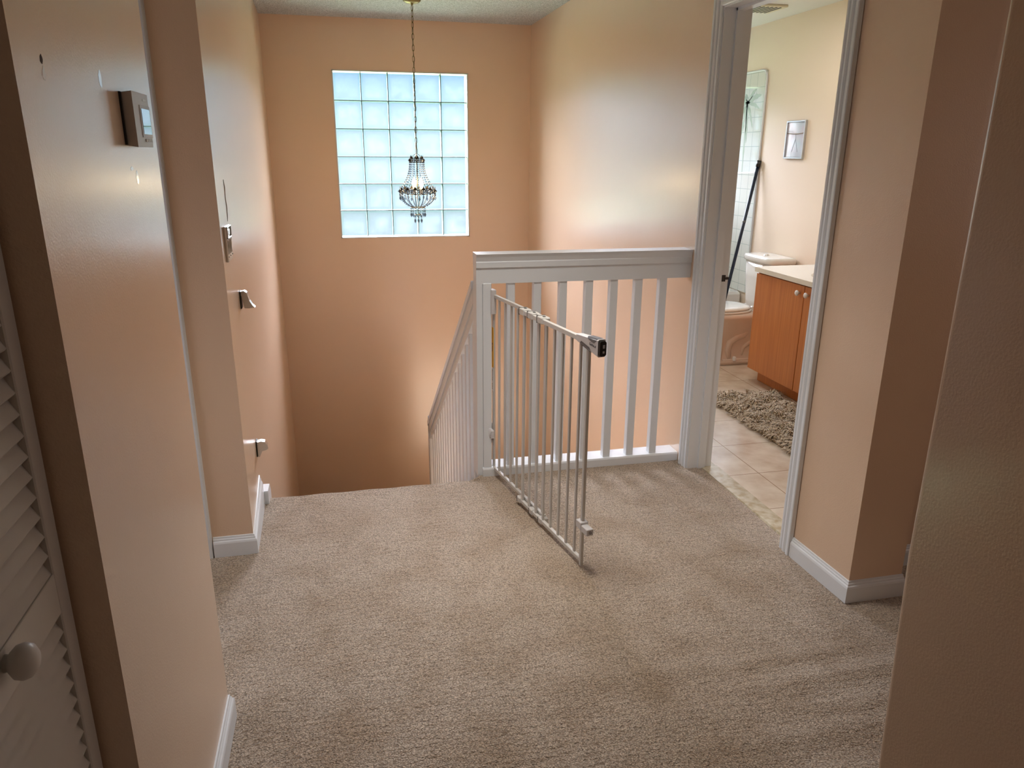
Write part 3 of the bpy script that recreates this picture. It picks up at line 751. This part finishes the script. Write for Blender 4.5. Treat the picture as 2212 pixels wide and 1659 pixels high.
# ---------------------------------------------------------------- things on the left walls
def thermostat():
    t = thing('thermostat', 'grey white thermostat with a bright screen on the left wall', 'thermostat', (-.378,1.63,1.506))
    y0, y1, z0, z1 = 1.557, 1.682, 1.506, 1.604; xf = -.357
    v = [(-.378,y0+.004,z0+.003),(-.378,y1-.004,z0+.003),(-.378,y1-.004,z1-.003),(-.378,y0+.004,z1-.003),(xf,y0+.002,z0),(xf,y1-.002,z0),(xf,y1-.002,z1),(xf,y0+.002,z1)]
    MB().add(v, [(0,3,2,1),(4,5,6,7),(0,1,5,4),(1,2,6,5),(2,3,7,6),(3,0,4,7)]).build('housing', m_plastic, t)
    MB().box(xf-.0005, xf+.0012, 1.603, 1.681, z0+.018, z1-.022, .0004).build('screen_bezel', m_plastic, t)
    sc_ = mat('screen_glass', (.006,.006,.008), .04, coat=1)
    s_ = MB().box(xf+.0012, xf+.0018, 1.611, 1.675, z0+.024, z1-.028).build('screen', sc_, t); s_['label'] = 'glossy screen mirroring the window grid'
    m = MB()
    for i in range(4): m.box(xf, xf+.0018, 1.622+i*.014, 1.632+i*.014, z0+.010, z0+.0155, .0005)
    m.build('button', m_light, t)
    m = MB(); m.box(xf, xf+.0006, 1.635, 1.660, z1-.014, z1-.010); pass
    m.build('brand_mark', m_light, t)
    MB().box(-.3785,-.3745,y0-.003,y0+.01,z0+.004,z1-.002).build('back_plate', m_black, t)
thermostat()
def blob(name, pts, x, th, m, label=None, cat=None, parent=None):
    o = MB().prism(pts, 'x', x, x+th).build(name, m, parent)
    if label: tag(o, label, cat)
    return o
# old screw holes and patches left in the thermostat wall
def irregular(cy, cz, ry, rz, n_=14, sd=1):
    rnd = random.Random(sd); return [(cy+ry*(.7+.5*rnd.random())*math.cos(2*PI*i/n_), cz+rz*(.7+.5*rnd.random())*math.sin(2*PI*i/n_)) for i in range(n_)]
for nm, ey, ez, ry, rz, mt_, lb in (('paint_patch', 1.190,1.598,.006,.009,m_patch,'white smear of filler under the dark anchor hole on the left wall'),
                                 ('anchor_hole', 1.189,1.616,.005,.0065,m_hole,'small dark anchor hole high on the left wall'),
                                 ('paint_patch', 1.453,1.615,.009,.014,m_patch,'white filler patch above and left of the thermostat'),
                                 ('paint_patch', 1.610,1.450,.009,.013,m_patch,'white chip in the wall below the thermostat'),
                                 ('paint_patch', 1.578,1.467,.010,.004,m_patch,'tiny white fleck below the thermostat, beside the bigger chip')):
    blob(nm, irregular(ey, ez, ry, rz, sd=int(ez*1000)), -.378, .0003, mt_, lb, 'wall mark')

def switch():
    Y0, Y1, Z0, Z1 = 2.815, 2.925, 1.120, 1.245
    t = thing('light_switch', 'ornate silver light switch plate on the left stair wall', 'light switch', (lx(2.83),2.83,Z0))
    x = lx(2.83)
    MB().box(x-.002, x+.010, Y0, Y1, Z0, Z1, .003).build('plate', m_chrome, t)
    m = MB(); yc = (Y0+Y1)/2
    zt = Z1-.022
    for (a, b, c, d) in ((Y0+.006,Y1-.006,Z1-.006,Z1-.001),(Y0+.006,Y1-.006,Z1-.044,Z1-.039),(Y0+.006,Y0+.011,Z1-.044,Z1-.001),(Y1-.011,Y1-.006,Z1-.044,Z1-.001)): m.box(x+.009,x+.015,a,b,c,d,.001)
    m.build('raised_frame', m_chrome, t)
    MB().box(x+.009,x+.013,yc-.022,yc+.022,Z1-.033,Z1-.013,.002).build('rocker', m_chrome, t)
    m = MB()
    for q in range(5):
        yq = Y0+.012+q*.021
        m.tube([(x+.0105, yq+.0025*math.sin(i*.7), Z1-.048-i*.0045) for i in range(12)], .0017, 6)
    for yq in (Y0+.010, yc, Y1-.010): m.lathe((x+.010,yq,Z0+.020), [(0,.004),(.003,.003),(.004,0)], 8, 'x'); m.lathe((x+.010,yq,Z1-.048), [(0,.004),(.003,.003),(.004,0)], 8, 'x')
    m.build('wave_relief', m_chrome, t)
switch()
m = MB(); cz = [(2.985,1.40),(2.995,1.372),(2.988,1.34),(3.0,1.30),(2.992,1.265),(2.985,1.25)]
m.tube([(lx(y)+.0003, y, z) for y, z in cz], [.001,.003,.002,.003,.002,.001], 6)
tag(m.build('wall_scar', mat('grey_scar', (.46,.41,.37), .3, spec=1.0)), 'thin grey scar in the paint above the silver switch plate', 'wall mark')
def catchplate(y, z, up_, label):
    x = lx(y)
    t = thing('gate_catch', label, 'gate catch', (x,y,z), 'gate catches on the left stair wall')
    m = MB(); m.box(x-.001, x+.006, y-.022, y+.022, z-.036, z+.036, .003); m.build('wall_plate', m_bronze, t)
    m = MB()
    pr = ([(.004,.034),(.018,.037),(.028,.030),(.036,-.004),(.046,-.022),(.055,-.032),(.030,-.035),(.014,-.033),(.010,.0)] if up_ else
          [(.004,.030),(.022,.034),(.038,.030),(.048,.012),(.050,-.002),(.040,-.008),(.024,-.012),(.016,-.030),(.012,-.038),(.005,-.036)])
    m.prism([(x+a, z+b) for a, b in pr], 'y', y-.016, y+.016); m.build('catch', m_chrome, t)
    m = MB(); m.lathe((x+.006,y-.012,z+.022), [(0,.003),(.004,.002),(.005,0)], 10, 'x'); m.build('screw', m_light, t)
catchplate(3.15, .925, True, 'upper nickel gate catch on the left stair wall, below the switch')
catchplate(3.18, .265, False, 'lower nickel gate catch near the baseboard end on the left stair wall')

# ---------------------------------------------------------------- chandelier
def chandelier():
    X, Y = .553, 5.55
    t = thing('chandelier', 'small crystal chandelier on a long brass chain before the window', 'chandelier', (X,Y,H))
    def part(name, m, mt, p=t, lb=None):
        o = m.build(name, mt, p)
        if lb: o['label'] = lb
        return o
    m = MB(); m.lathe((X,Y,H), [(.0,-.042),(.008,-.042),(.012,-.034),(.042,-.030),(.046,-.026),(.058,-.020),(.062,-.010),(.062,0)], 32); part('canopy', m, m_brass)
    m = MB(); z = H-.042; i = 0; zc = 1.492
    n_ = 27; pitch = (z-zc)/n_
    for i in range(n_):
        c = (X, Y, z-(i+.5)*pitch); a = (.5 if i%2 else 2.0)+.12*i
        m.ring(c, .0078, .0017, 14, 5, Vector((math.cos(a),math.sin(a),0)), 1, 1)
        # stretch the link vertically
        k = len(m.v)-14*5
        for q in range(k, len(m.v)): x_, y_, z_ = m.v[q]; m.v[q] = (x_, y_, c[2]+(z_-c[2])*2.5)
    part('chain', m, m_brass)
    m = MB(); m.tube([(X+.004*math.sin(q*.9), Y+.004*math.cos(q*.9), z-q*(z-zc)/24) for q in range(25)], .0014, 5); part('cord', m, m_bronze)
    zr1, R1 = 1.448, .052     # crown ring
    zr2, R2 = 1.235, .128     # main ring
    def crown(zc_, R, cnt, hh, name):
        m = MB(); m.ring((X,Y,zc_+.010), R, .0022, 36, 6); m.ring((X,Y,zc_-.016), R*.98, .0018, 36, 6)
        for i in range(cnt):
            a = 2*PI*i/cnt; d = Vector((math.cos(a), math.sin(a), 0)); tg = Vector((-d.y, d.x, 0)); c = Vector((X,Y,zc_))+d*R
            w_ = PI*R/cnt
            m.ring(c+GZ*-.003, w_*.62, .0022, 12, 5, d)
            m.add([c+tg*(-w_*.6)+GZ*.010, c+tg*(w_*.6)+GZ*.010, c+tg*(w_*.25)+GZ*(.010+hh*.5)+d*.003, c+GZ*(.010+hh)+d*.006, c+tg*(-w_*.25)+GZ*(.010+hh*.5)+d*.003], [(0,1,2,3,4)])
            a2 = a+PI/cnt; c2 = Vector((X,Y,zc_))+Vector((math.cos(a2),math.sin(a2),0))*R; m.obox(c2+GZ*-.003, Vector((math.cos(a2),math.sin(a2),0)), Vector((-math.sin(a2),math.cos(a2),0)), GZ, .003, .006, .020, .001)
        rg = part(name, m, m_bronze)
        for i in range(cnt):
            m = MB(); a = 2*PI*i/cnt; c = Vector((X,Y,zc_-.003))+Vector((math.cos(a),math.sin(a),0))*R; m.bead(c, PI*R/cnt*.5, PI*R/cnt*.5)
            part('ring_crystal', m, m_crystal, rg)
    crown(zr1, R1, 8, .024, 'crown_ring'); crown(zr2, R2, 14, .024, 'main_ring')
    m = MB()
    for i in range(4):
        a = i*PI/2; m.tube([(X,Y,zc+.002),(X+R1*.6*math.cos(a),Y+R1*.6*math.sin(a),zc-.02),(X+R1*math.cos(a),Y+R1*math.sin(a),zr1)], .0018, 5)
    for i in range(3):
        a = i*2*PI/3+.3; m.tube([(X,Y,zr2-.03),(X+R2*.6*math.cos(a),Y+R2*.6*math.sin(a),zr2-.025),(X+R2*math.cos(a),Y+R2*math.sin(a),zr2-.016)], .0022, 5)
    m.tube([(X,Y,zc),(X,Y,zr2-.06)], .003, 6)
    part('frame_arms', m, m_brass)
    # strands from crown down to the main ring
    for i in range(14):
        a = 2*PI*(i+.5)/14; d = Vector((math.cos(a),math.sin(a),0)); m = MB()
        for q in range(13):
            u = q/12; r = R1+(R2-.006-R1)*(u**2.2); zz = zr1-.018+(zr2+.016-zr1+.018)*u
            m.bead(Vector((X,Y,zz))+d*r, .0052, .0075)
        part('crystal_strand', m, m_crystal)
    # basket strands below the main ring curving in to the small ring
    zr3, R3 = 1.118, .052
    for i in range(14):
        a = 2*PI*i/14; d = Vector((math.cos(a),math.sin(a),0)); m = MB()
        for q in range(10):
            u = q/9; r = R3+(R2-R3)*math.cos(u*PI/2)**.8 if u < 1 else R3; zz = zr2-.022+(zr3+.006-zr2+.022)*(u**.9)
            m.bead(Vector((X,Y,zz))+d*r, .0056, .0075)
        part('basket_strand', m, m_crystal)
        a2 = a+PI/14; d = Vector((math.cos(a2),math.sin(a2),0)); m = MB(); c = Vector((X,Y,0))+d*R2
        m.bead(c+GZ*(zr2-.030), .006, .007); m.bead(c+GZ*(zr2-.052), .0075, .016)
        part('crystal_drop', m, m_crystal)
    m = MB(); m.ring((X,Y,zr3), R3, .003, 30, 6); m.ring((X,Y,zr3-.052), R3*.52, .002, 24, 6); part('lower_ring', m, m_brass)
    for i in range(12):
        a = 2*PI*(i+.5)/12; d = Vector((math.cos(a),math.sin(a),0)); m = MB(); c = Vector((X,Y,0))+d*R3
        m.bead(c+GZ*(zr3-.012), .005, .007); m.bead(c+GZ*(zr3-.028), .005, .007); m.bead(c+GZ*(zr3-.052), .0068, .018); part('crystal_drop', m, m_crystal)
    for i in range(6):
        a = 2*PI*(i+.5)/6; d = Vector((math.cos(a),math.sin(a),0)); m = MB(); c = Vector((X,Y,0))+d*R3*.52
        m.bead(c+GZ*(zr3-.066), .005, .008); m.bead(c+GZ*(zr3-.094), .0068, .019); part('crystal_drop', m, m_crystal)
    for (dx, dy) in ((.026,-.012),(-.020,.020)):
        m = MB(); m.lathe((X+dx,Y+dy,zr2-.02), [(0,0),(.011,0),(.011,.045),(.009,.047),(0,.047)], 12); part('candle_sleeve', m, m_light)
        m = MB(); m.lathe((X+dx,Y+dy,zr2+.027), [(0,0),(.009,.002),(.016,.016),(.016,.030),(.010,.048),(.004,.062),(0,.068)], 14); part('bulb', m, m_bulb, t, 'lit warm candle bulb')
        l = bpy.data.lights.new('bulb_light', 'POINT'); l.energy = 1.1; l.color = (1,.74,.42); l.shadow_soft_size = .05
        o = bpy.data.objects.new('bulb_light', l); o.location = (X+dx*2.2,Y+dy*2.2,zr2+.055); C.objects.link(o)
chandelier()

# ---------------------------------------------------------------- bathroom
def vanity():
    xf, y0, y1, zt = 2.69, 3.36, 4.475, .757
    t = thing('vanity_cabinet', 'orange wood bathroom vanity cabinet with two doors and white knobs', 'vanity', (2.95,3.9,0))
    m = MB(); m.box(xf+.018, XB-.002, y0, y1, .088, zt); m.build('carcass', m_wood, t)
    m = MB(); m.box(xf+.075, XB-.002, y0+.01, y1-.02, 0, .088); m.build('toe_kick', m_wood, t)
    ys = 3.928
    for (a, b, ky) in ((ys+.003,y1-.001,ys+.045),(y0,ys-.003,ys-.045)):
        d = MB().box(xf, xf+.018, a, b, .092, zt-.010, .0015).build('door', m_wood, t)
        k_ = MB(); k_.lathe((xf,ky,.700), [(0,-.030),(.010,-.029),(.0165,-.023),(.0165,-.017),(.010,-.012),(.006,-.008),(.006,.001),(0,.001)], 20, 'x')
        k_.build('knob', m_light, d)
    c = thing('vanity_countertop', 'cream cultured marble countertop with an oval basin on the vanity', 'countertop', (2.95,3.9,zt))
    # slab with an oval basin cut into it
    x0, x1, a0, a1 = xf-.018, XB-.002, y0-.01, y1+.015
    cx, cy, rx, ry = 2.95, 3.928, .155, .215; zz = .787
    N = 40; v = []; f = []
    def rim(i):
        a = 2*PI*i/N; ca, sa = math.cos(a), math.sin(a)
        tx = ((x1-cx) if ca > 0 else (cx-x0))/max(abs(ca),1e-6); ty = ((a1-cy) if sa > 0 else (cy-a0))/max(abs(sa),1e-6); q = min(tx, ty); return (cx+ca*q, cy+sa*q)
    rings = [[(cx+rx*(1-u)**.5*math.cos(2*PI*i/N) if u < 1 else cx, cy+ry*(1-u)**.5*math.sin(2*PI*i/N) if u < 1 else cy, zz-.004-.11*u) for i in range(N)] for u in (.98,.8,.5,.2,.03)]
    rings.append([(cx+(rx+.012)*math.cos(2*PI*i/N), cy+(ry+.012)*math.sin(2*PI*i/N), zz) for i in range(N)])
    rings.append([(*rim(i), zz) for i in range(N)])
    rings.append([(*rim(i), zt) for i in range(N)])
    for r in rings: v += r
    for q in range(len(rings)-1):
        for i in range(N): f.append((q*N+i, q*N+(i+1)%N, (q+1)*N+(i+1)%N, (q+1)*N+i))
    f.append(tuple(range(N)))
    MB().add(v, f).build('slab', m_counter, c)
    m = MB(); m.box(XB-.022, XB-.002, a0, a1, zz, zz+.09, .003); m.build('backsplash', m_counter, c)
vanity()

def toilet():
    yc = 4.965
    t = thing('toilet', 'bone and white two piece toilet beyond the vanity', 'toilet', (2.85,yc,0))
    # base: lofted side profile, rounded in plan
    def loft(secs, mt, name, N=28, cap=True):
        v = []; f = []
        for (x0, x1, hw, z, e) in secs:
            cx = (x0+x1)/2; rx = (x1-x0)/2
            for i in range(N):
                a = 2*PI*i/N; ca, sa = math.cos(a), math.sin(a)
                p = 2/e
                v.append((cx+rx*math.copysign(abs(ca)**p, ca), yc+hw*math.copysign(abs(sa)**p, sa), z))
        for q in range(len(secs)-1):
            for i in range(N): f.append((q*N+i, q*N+(i+1)%N, (q+1)*N+(i+1)%N, (q+1)*N+i))
        if cap: f += [tuple(range(N))[::-1], tuple(range((len(secs)-1)*N, len(secs)*N))]
        return MB().add(v, f, True).build(name, mt, t)
    loft([(2.50,3.12,.125,0,5),(2.50,3.12,.125,.03,5),(2.52,3.11,.112,.04,5),(2.53,3.11,.108,.16,4),(2.50,3.12,.125,.24,3.2),(2.46,3.15,.165,.32,2.8),(2.44,3.17,.188,.36,2.8),(2.44,3.17,.190,.392,2.8)], m_porcbone, 'pedestal')
    # trapway relief on the near side
    m = MB(); pts = [(3.07,.335),(2.99,.345),(2.93,.32),(2.895,.27),(2.86,.225),(2.80,.205),(2.755,.17),(2.745,.11),(2.76,.05)]
    m.tube([(x,yc-.098,z) for x, z in pts], [.018,.026,.030,.032,.032,.032,.030,.028,.022], 12)
    m.tube([(x+.115,yc-.096,z-.045) for x, z in pts[:8]], [.012,.018,.022,.024,.024,.022,.020,.016], 12)
    m.box(2.52,2.70,yc-.122,yc-.09,.03,.24,.012); m.box(2.70,3.10,yc-.122,yc-.09,.0,.045,.006)
    m.build('trapway', m_porcbone, t)
    m = MB(); m.lathe((2.80,yc-.118,.03), [(0,.034),(.010,.033),(.014,.026),(.015,0)], 16); m.build('bolt_cap', m_porc, t)
    loft([(2.45,2.94,.178,.394,2.3),(2.445,2.945,.182,.402,2.3),(2.45,2.94,.180,.410,2.3)], m_porc, 'seat')
    loft([(2.45,2.93,.176,.413,2.3),(2.445,2.935,.180,.420,2.3),(2.46,2.92,.170,.432,2.3),(2.52,2.88,.13,.437,2.3)], m_porc, 'lid')
    m = MB(); m.box(2.93,2.955,yc-.07,yc-.045,.40,.425,.004); m.box(2.93,2.955,yc+.045,yc+.07,.40,.425,.004); m.build('lid_hinge', m_porc, t)
    loft([(2.99,3.17,.165,.392,5),(2.985,3.175,.172,.45,5),(2.975,3.18,.190,.62,5),(2.97,3.185,.195,.745,5)], m_porc, 'tank')
    ld = loft([(2.960,3.192,.206,.745,5),(2.955,3.194,.210,.752,5),(2.955,3.194,.210,.775,5),(2.962,3.19,.204,.786,5),(3.0,3.16,.15,.788,5)], m_porc, 'tank_lid')
    m = MB(); m.lathe((3.06,yc+.02,.788), [(0,.006),(.018,.005),(.020,0)], 20); m.build('flush_button', m_chrome, ld)
toilet()

def tub():
    t = thing('bathtub', 'white bathtub at the far end of the bathroom', 'bathtub', (2.45,5.95,0))
    x0, x1, y0, y1 = 1.735, XB-.012, 5.50, YB-.012; h_ = .42
    m = MB(); m.box(x0, x1, y0, y0+.09, 0, h_, .02); m.box(x0, x1, y1-.07, y1, 0, h_, .01); m.box(x0, x0+.10, y0+.05, y1-.05, 0, h_, .01); m.box(x1-.08, x1, y0+.05, y1-.05, 0, h_, .01); m.box(x0+.05, x1-.05, y0+.05, y1-.05, 0, .10)
    m.build('basin', m_porc, t)
tub()
# tile surround on two walls with a raised edge trim
w = MB(); w.box(XB-.010, XB, 5.452, YB, .42, 2.105); w.box(BX1, XB-.010, YB-.010, YB, .42, 2.105); w.box(1.735, BX0, YB-.010, YB, .42, 2.105); w.box(BX0, BX1, YB-.01, YB, .42, BZ0)
su = struct(w.build('wall_tile_surround', m_wtile), 'glossy white tile surround above the bathtub', 'tiled wall')
e = MB(); e.tube([(XB-.008,5.448,.42),(XB-.008,5.448,2.05),(XB-.008,5.455,2.08),(XB-.008,5.475,2.105),(XB-.008,5.51,2.112),(XB-.008,YB,2.112)], .008, 8)
struct(e.build('trim_3', m_white), 'rounded white edge trim of the tub tile', 'trim')

def frond():  # pale green palm frond shapes set flat on the tile
    m_ = mat('pale_green_fronds', (.52,.62,.52), .1, coat=.4); cy_, cz_ = 5.70, 1.885
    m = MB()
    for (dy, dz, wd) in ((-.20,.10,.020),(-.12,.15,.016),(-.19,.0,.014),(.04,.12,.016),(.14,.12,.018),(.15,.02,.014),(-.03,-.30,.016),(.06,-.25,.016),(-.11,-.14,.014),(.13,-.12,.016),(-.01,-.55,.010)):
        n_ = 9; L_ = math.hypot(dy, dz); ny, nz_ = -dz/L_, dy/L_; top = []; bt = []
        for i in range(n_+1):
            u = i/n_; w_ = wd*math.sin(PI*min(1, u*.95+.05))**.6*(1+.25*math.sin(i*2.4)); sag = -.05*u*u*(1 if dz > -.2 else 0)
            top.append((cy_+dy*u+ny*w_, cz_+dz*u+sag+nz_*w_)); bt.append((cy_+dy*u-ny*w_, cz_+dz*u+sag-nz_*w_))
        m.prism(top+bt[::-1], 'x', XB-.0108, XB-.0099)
    m.build('palm_frond_shapes', m_, su)
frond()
def picture():
    t = thing('framed_picture', 'small silver framed pale blue picture on the bathroom wall', 'picture', (XB,4.99,1.47))
    y0, y1, z0, z1 = 4.872, 5.106, 1.472, 1.732; b = .012
    m = MB()
    m.box(XB-.018,XB,y0,y0+b,z0,z1,.002); m.box(XB-.018,XB,y1-b,y1,z0,z1,.002); m.box(XB-.0179,XB,y0+b,y1-b,z0,z0+b,.002); m.box(XB-.0179,XB,y0+b,y1-b,z1-b,z1,.002)
    m.build('frame', m_silver, t)
    art = mat('pale_blue_artwork', (.56,.68,.80), .12, noise=(9,(.66,.62,.74),.35,.7), coat=.6)
    a = MB().box(XB-.008,XB-.004,y0+b,y1-b,z0+b,z1-b).build('artwork', art, t)
    m = MB(); m.tube([(XB-.010, y0+b+(y1-y0-2*b)*u, z1-.085-.006*math.sin(u*PI)) for u in [i/8 for i in range(9)]], .0025, 6); m.build('ribbon', mat('tan_ribbon', (.35,.27,.2), .7), a)
    m = MB()
    for (p, q) in (((4.95,1.52),(4.985,1.60)),((5.02,1.52),(4.99,1.60)),((4.985,1.60),(4.99,1.64))): m.tube([(XB-.0085,p[0],p[1]),(XB-.0085,q[0],q[1])], .0015, 5)
    m.build('sketch', mat('grey_blue_line', (.38,.46,.58), .5), a)
picture()
def broom():
    top = Vector((XB-.014,5.432,1.455)); bot = Vector((2.935,5.40,.10))
    t = thing('broom', 'dark navy broom handle leaning against the tub tile', 'broom', (2.93,5.40,0))
    MB().tube([bot, bot+(top-bot)*.985], .0125, 14).build('handle', m_navy, t)
    MB().tube([bot+(top-bot)*.965, top], .0165, 14).build('end_cap', m_black, t)
    mid = bot+(top-bot)*.66
    MB().tube([mid-(top-bot)*.006, mid+(top-bot)*.006], .0138, 14).build('collar', m_grey, t)
    m = MB(); m.box(2.80, 3.06, 5.375, 5.425, .07, .11, .008); m.prism([(2.79,0),(3.07,0),(3.05,.07),(2.81,.07)], 'y', 5.385, 5.415); m.build('head', m_grey, t)
broom()
def vent():
    t = thing('ceiling_vent', 'cream exhaust vent grille on the bathroom ceiling', 'vent', (2.82,4.97,2.44))
    m = MB(); m.box(2.70,2.95,4.86,5.10,2.424,2.44,.004); m.build('cover', mat('aged_cream_plastic', (.72,.68,.5), .5), t)
    m = MB()
    for i in range(7): m.box(2.72+i*.03,2.732+i*.03,4.88,5.08,2.421,2.4245)
    m.build('slots', m_black, t)
vent()

# shag rug
def rug():
    x0, x1, y0, y1 = 2.235, 2.695, 3.02, 4.17
    base_ = MB(); pile = MB(); rnd = random.Random(3)
    def hgt(x, y): return .022+.007*math.sin(x*37+y*11)+.006*math.sin(y*29-x*13)
    n_ = 9500
    for i in range(n_):
        x = x0+(x1-x0)*rnd.random(); y = y0+(y1-y0)*rnd.random()
        cl = math.sin(x*41+3*math.sin(y*17))+math.sin(y*33+2*math.sin(x*23)); a = cl*1.9+rnd.gauss(0,.55)
        L_ = rnd.uniform(.03,.062); hh = hgt(x,y)*rnd.uniform(.7,1.25)
        d = Vector((math.cos(a),math.sin(a),0)); s_ = Vector((-d.y,d.x,0))*rnd.uniform(.0016,.0030)
        p = Vector((x,y,.002)); a0 = p; a1 = p+d*L_*.3+GZ*hh; a2 = p+d*L_*.75+GZ*hh*.92; a3 = p+d*L_+GZ*hh*.45
        k = len(pile.v)
        pile.v += [tuple(q) for q in (a0-s_,a0+s_,a1-s_,a1+s_,a2-s_*.9+GZ*.001,a2+s_*.9,a3)]
        pile.f += [(k,k+1,k+3,k+2),(k+2,k+3,k+5,k+4),(k+4,k+5,k+6)]; pile.sm += [True]*3
    me = bpy.data.meshes.new('shag_rug'); base_.box(x0,x1,y0,y1,-.001,.010,.003)
    t = thing('shag_rug', 'cream and brown shag bath rug in front of the vanity', 'rug', ((x0+x1)/2,(y0+y1)/2,0))
    mr_ = mat('rug_backing', (.30,.22,.13), .95)
    base_.build('backing', mr_, t)
    mp_ = mat('shag_yarn', (.66,.56,.42), .8, noise=(70,(.36,.26,.15),.36,.55))
    me = bpy.data.meshes.new('pile'); me.from_pydata(pile.v, [], pile.f); me.materials.append(mp_); me.polygons.foreach_set('use_smooth', pile.sm)
    o = bpy.data.objects.new('pile', me); C.objects.link(o); o.parent = t; o.matrix_parent_inverse = Matrix.Translation(-Vector(t.location)); o['kind'] = 'stuff'
rug()
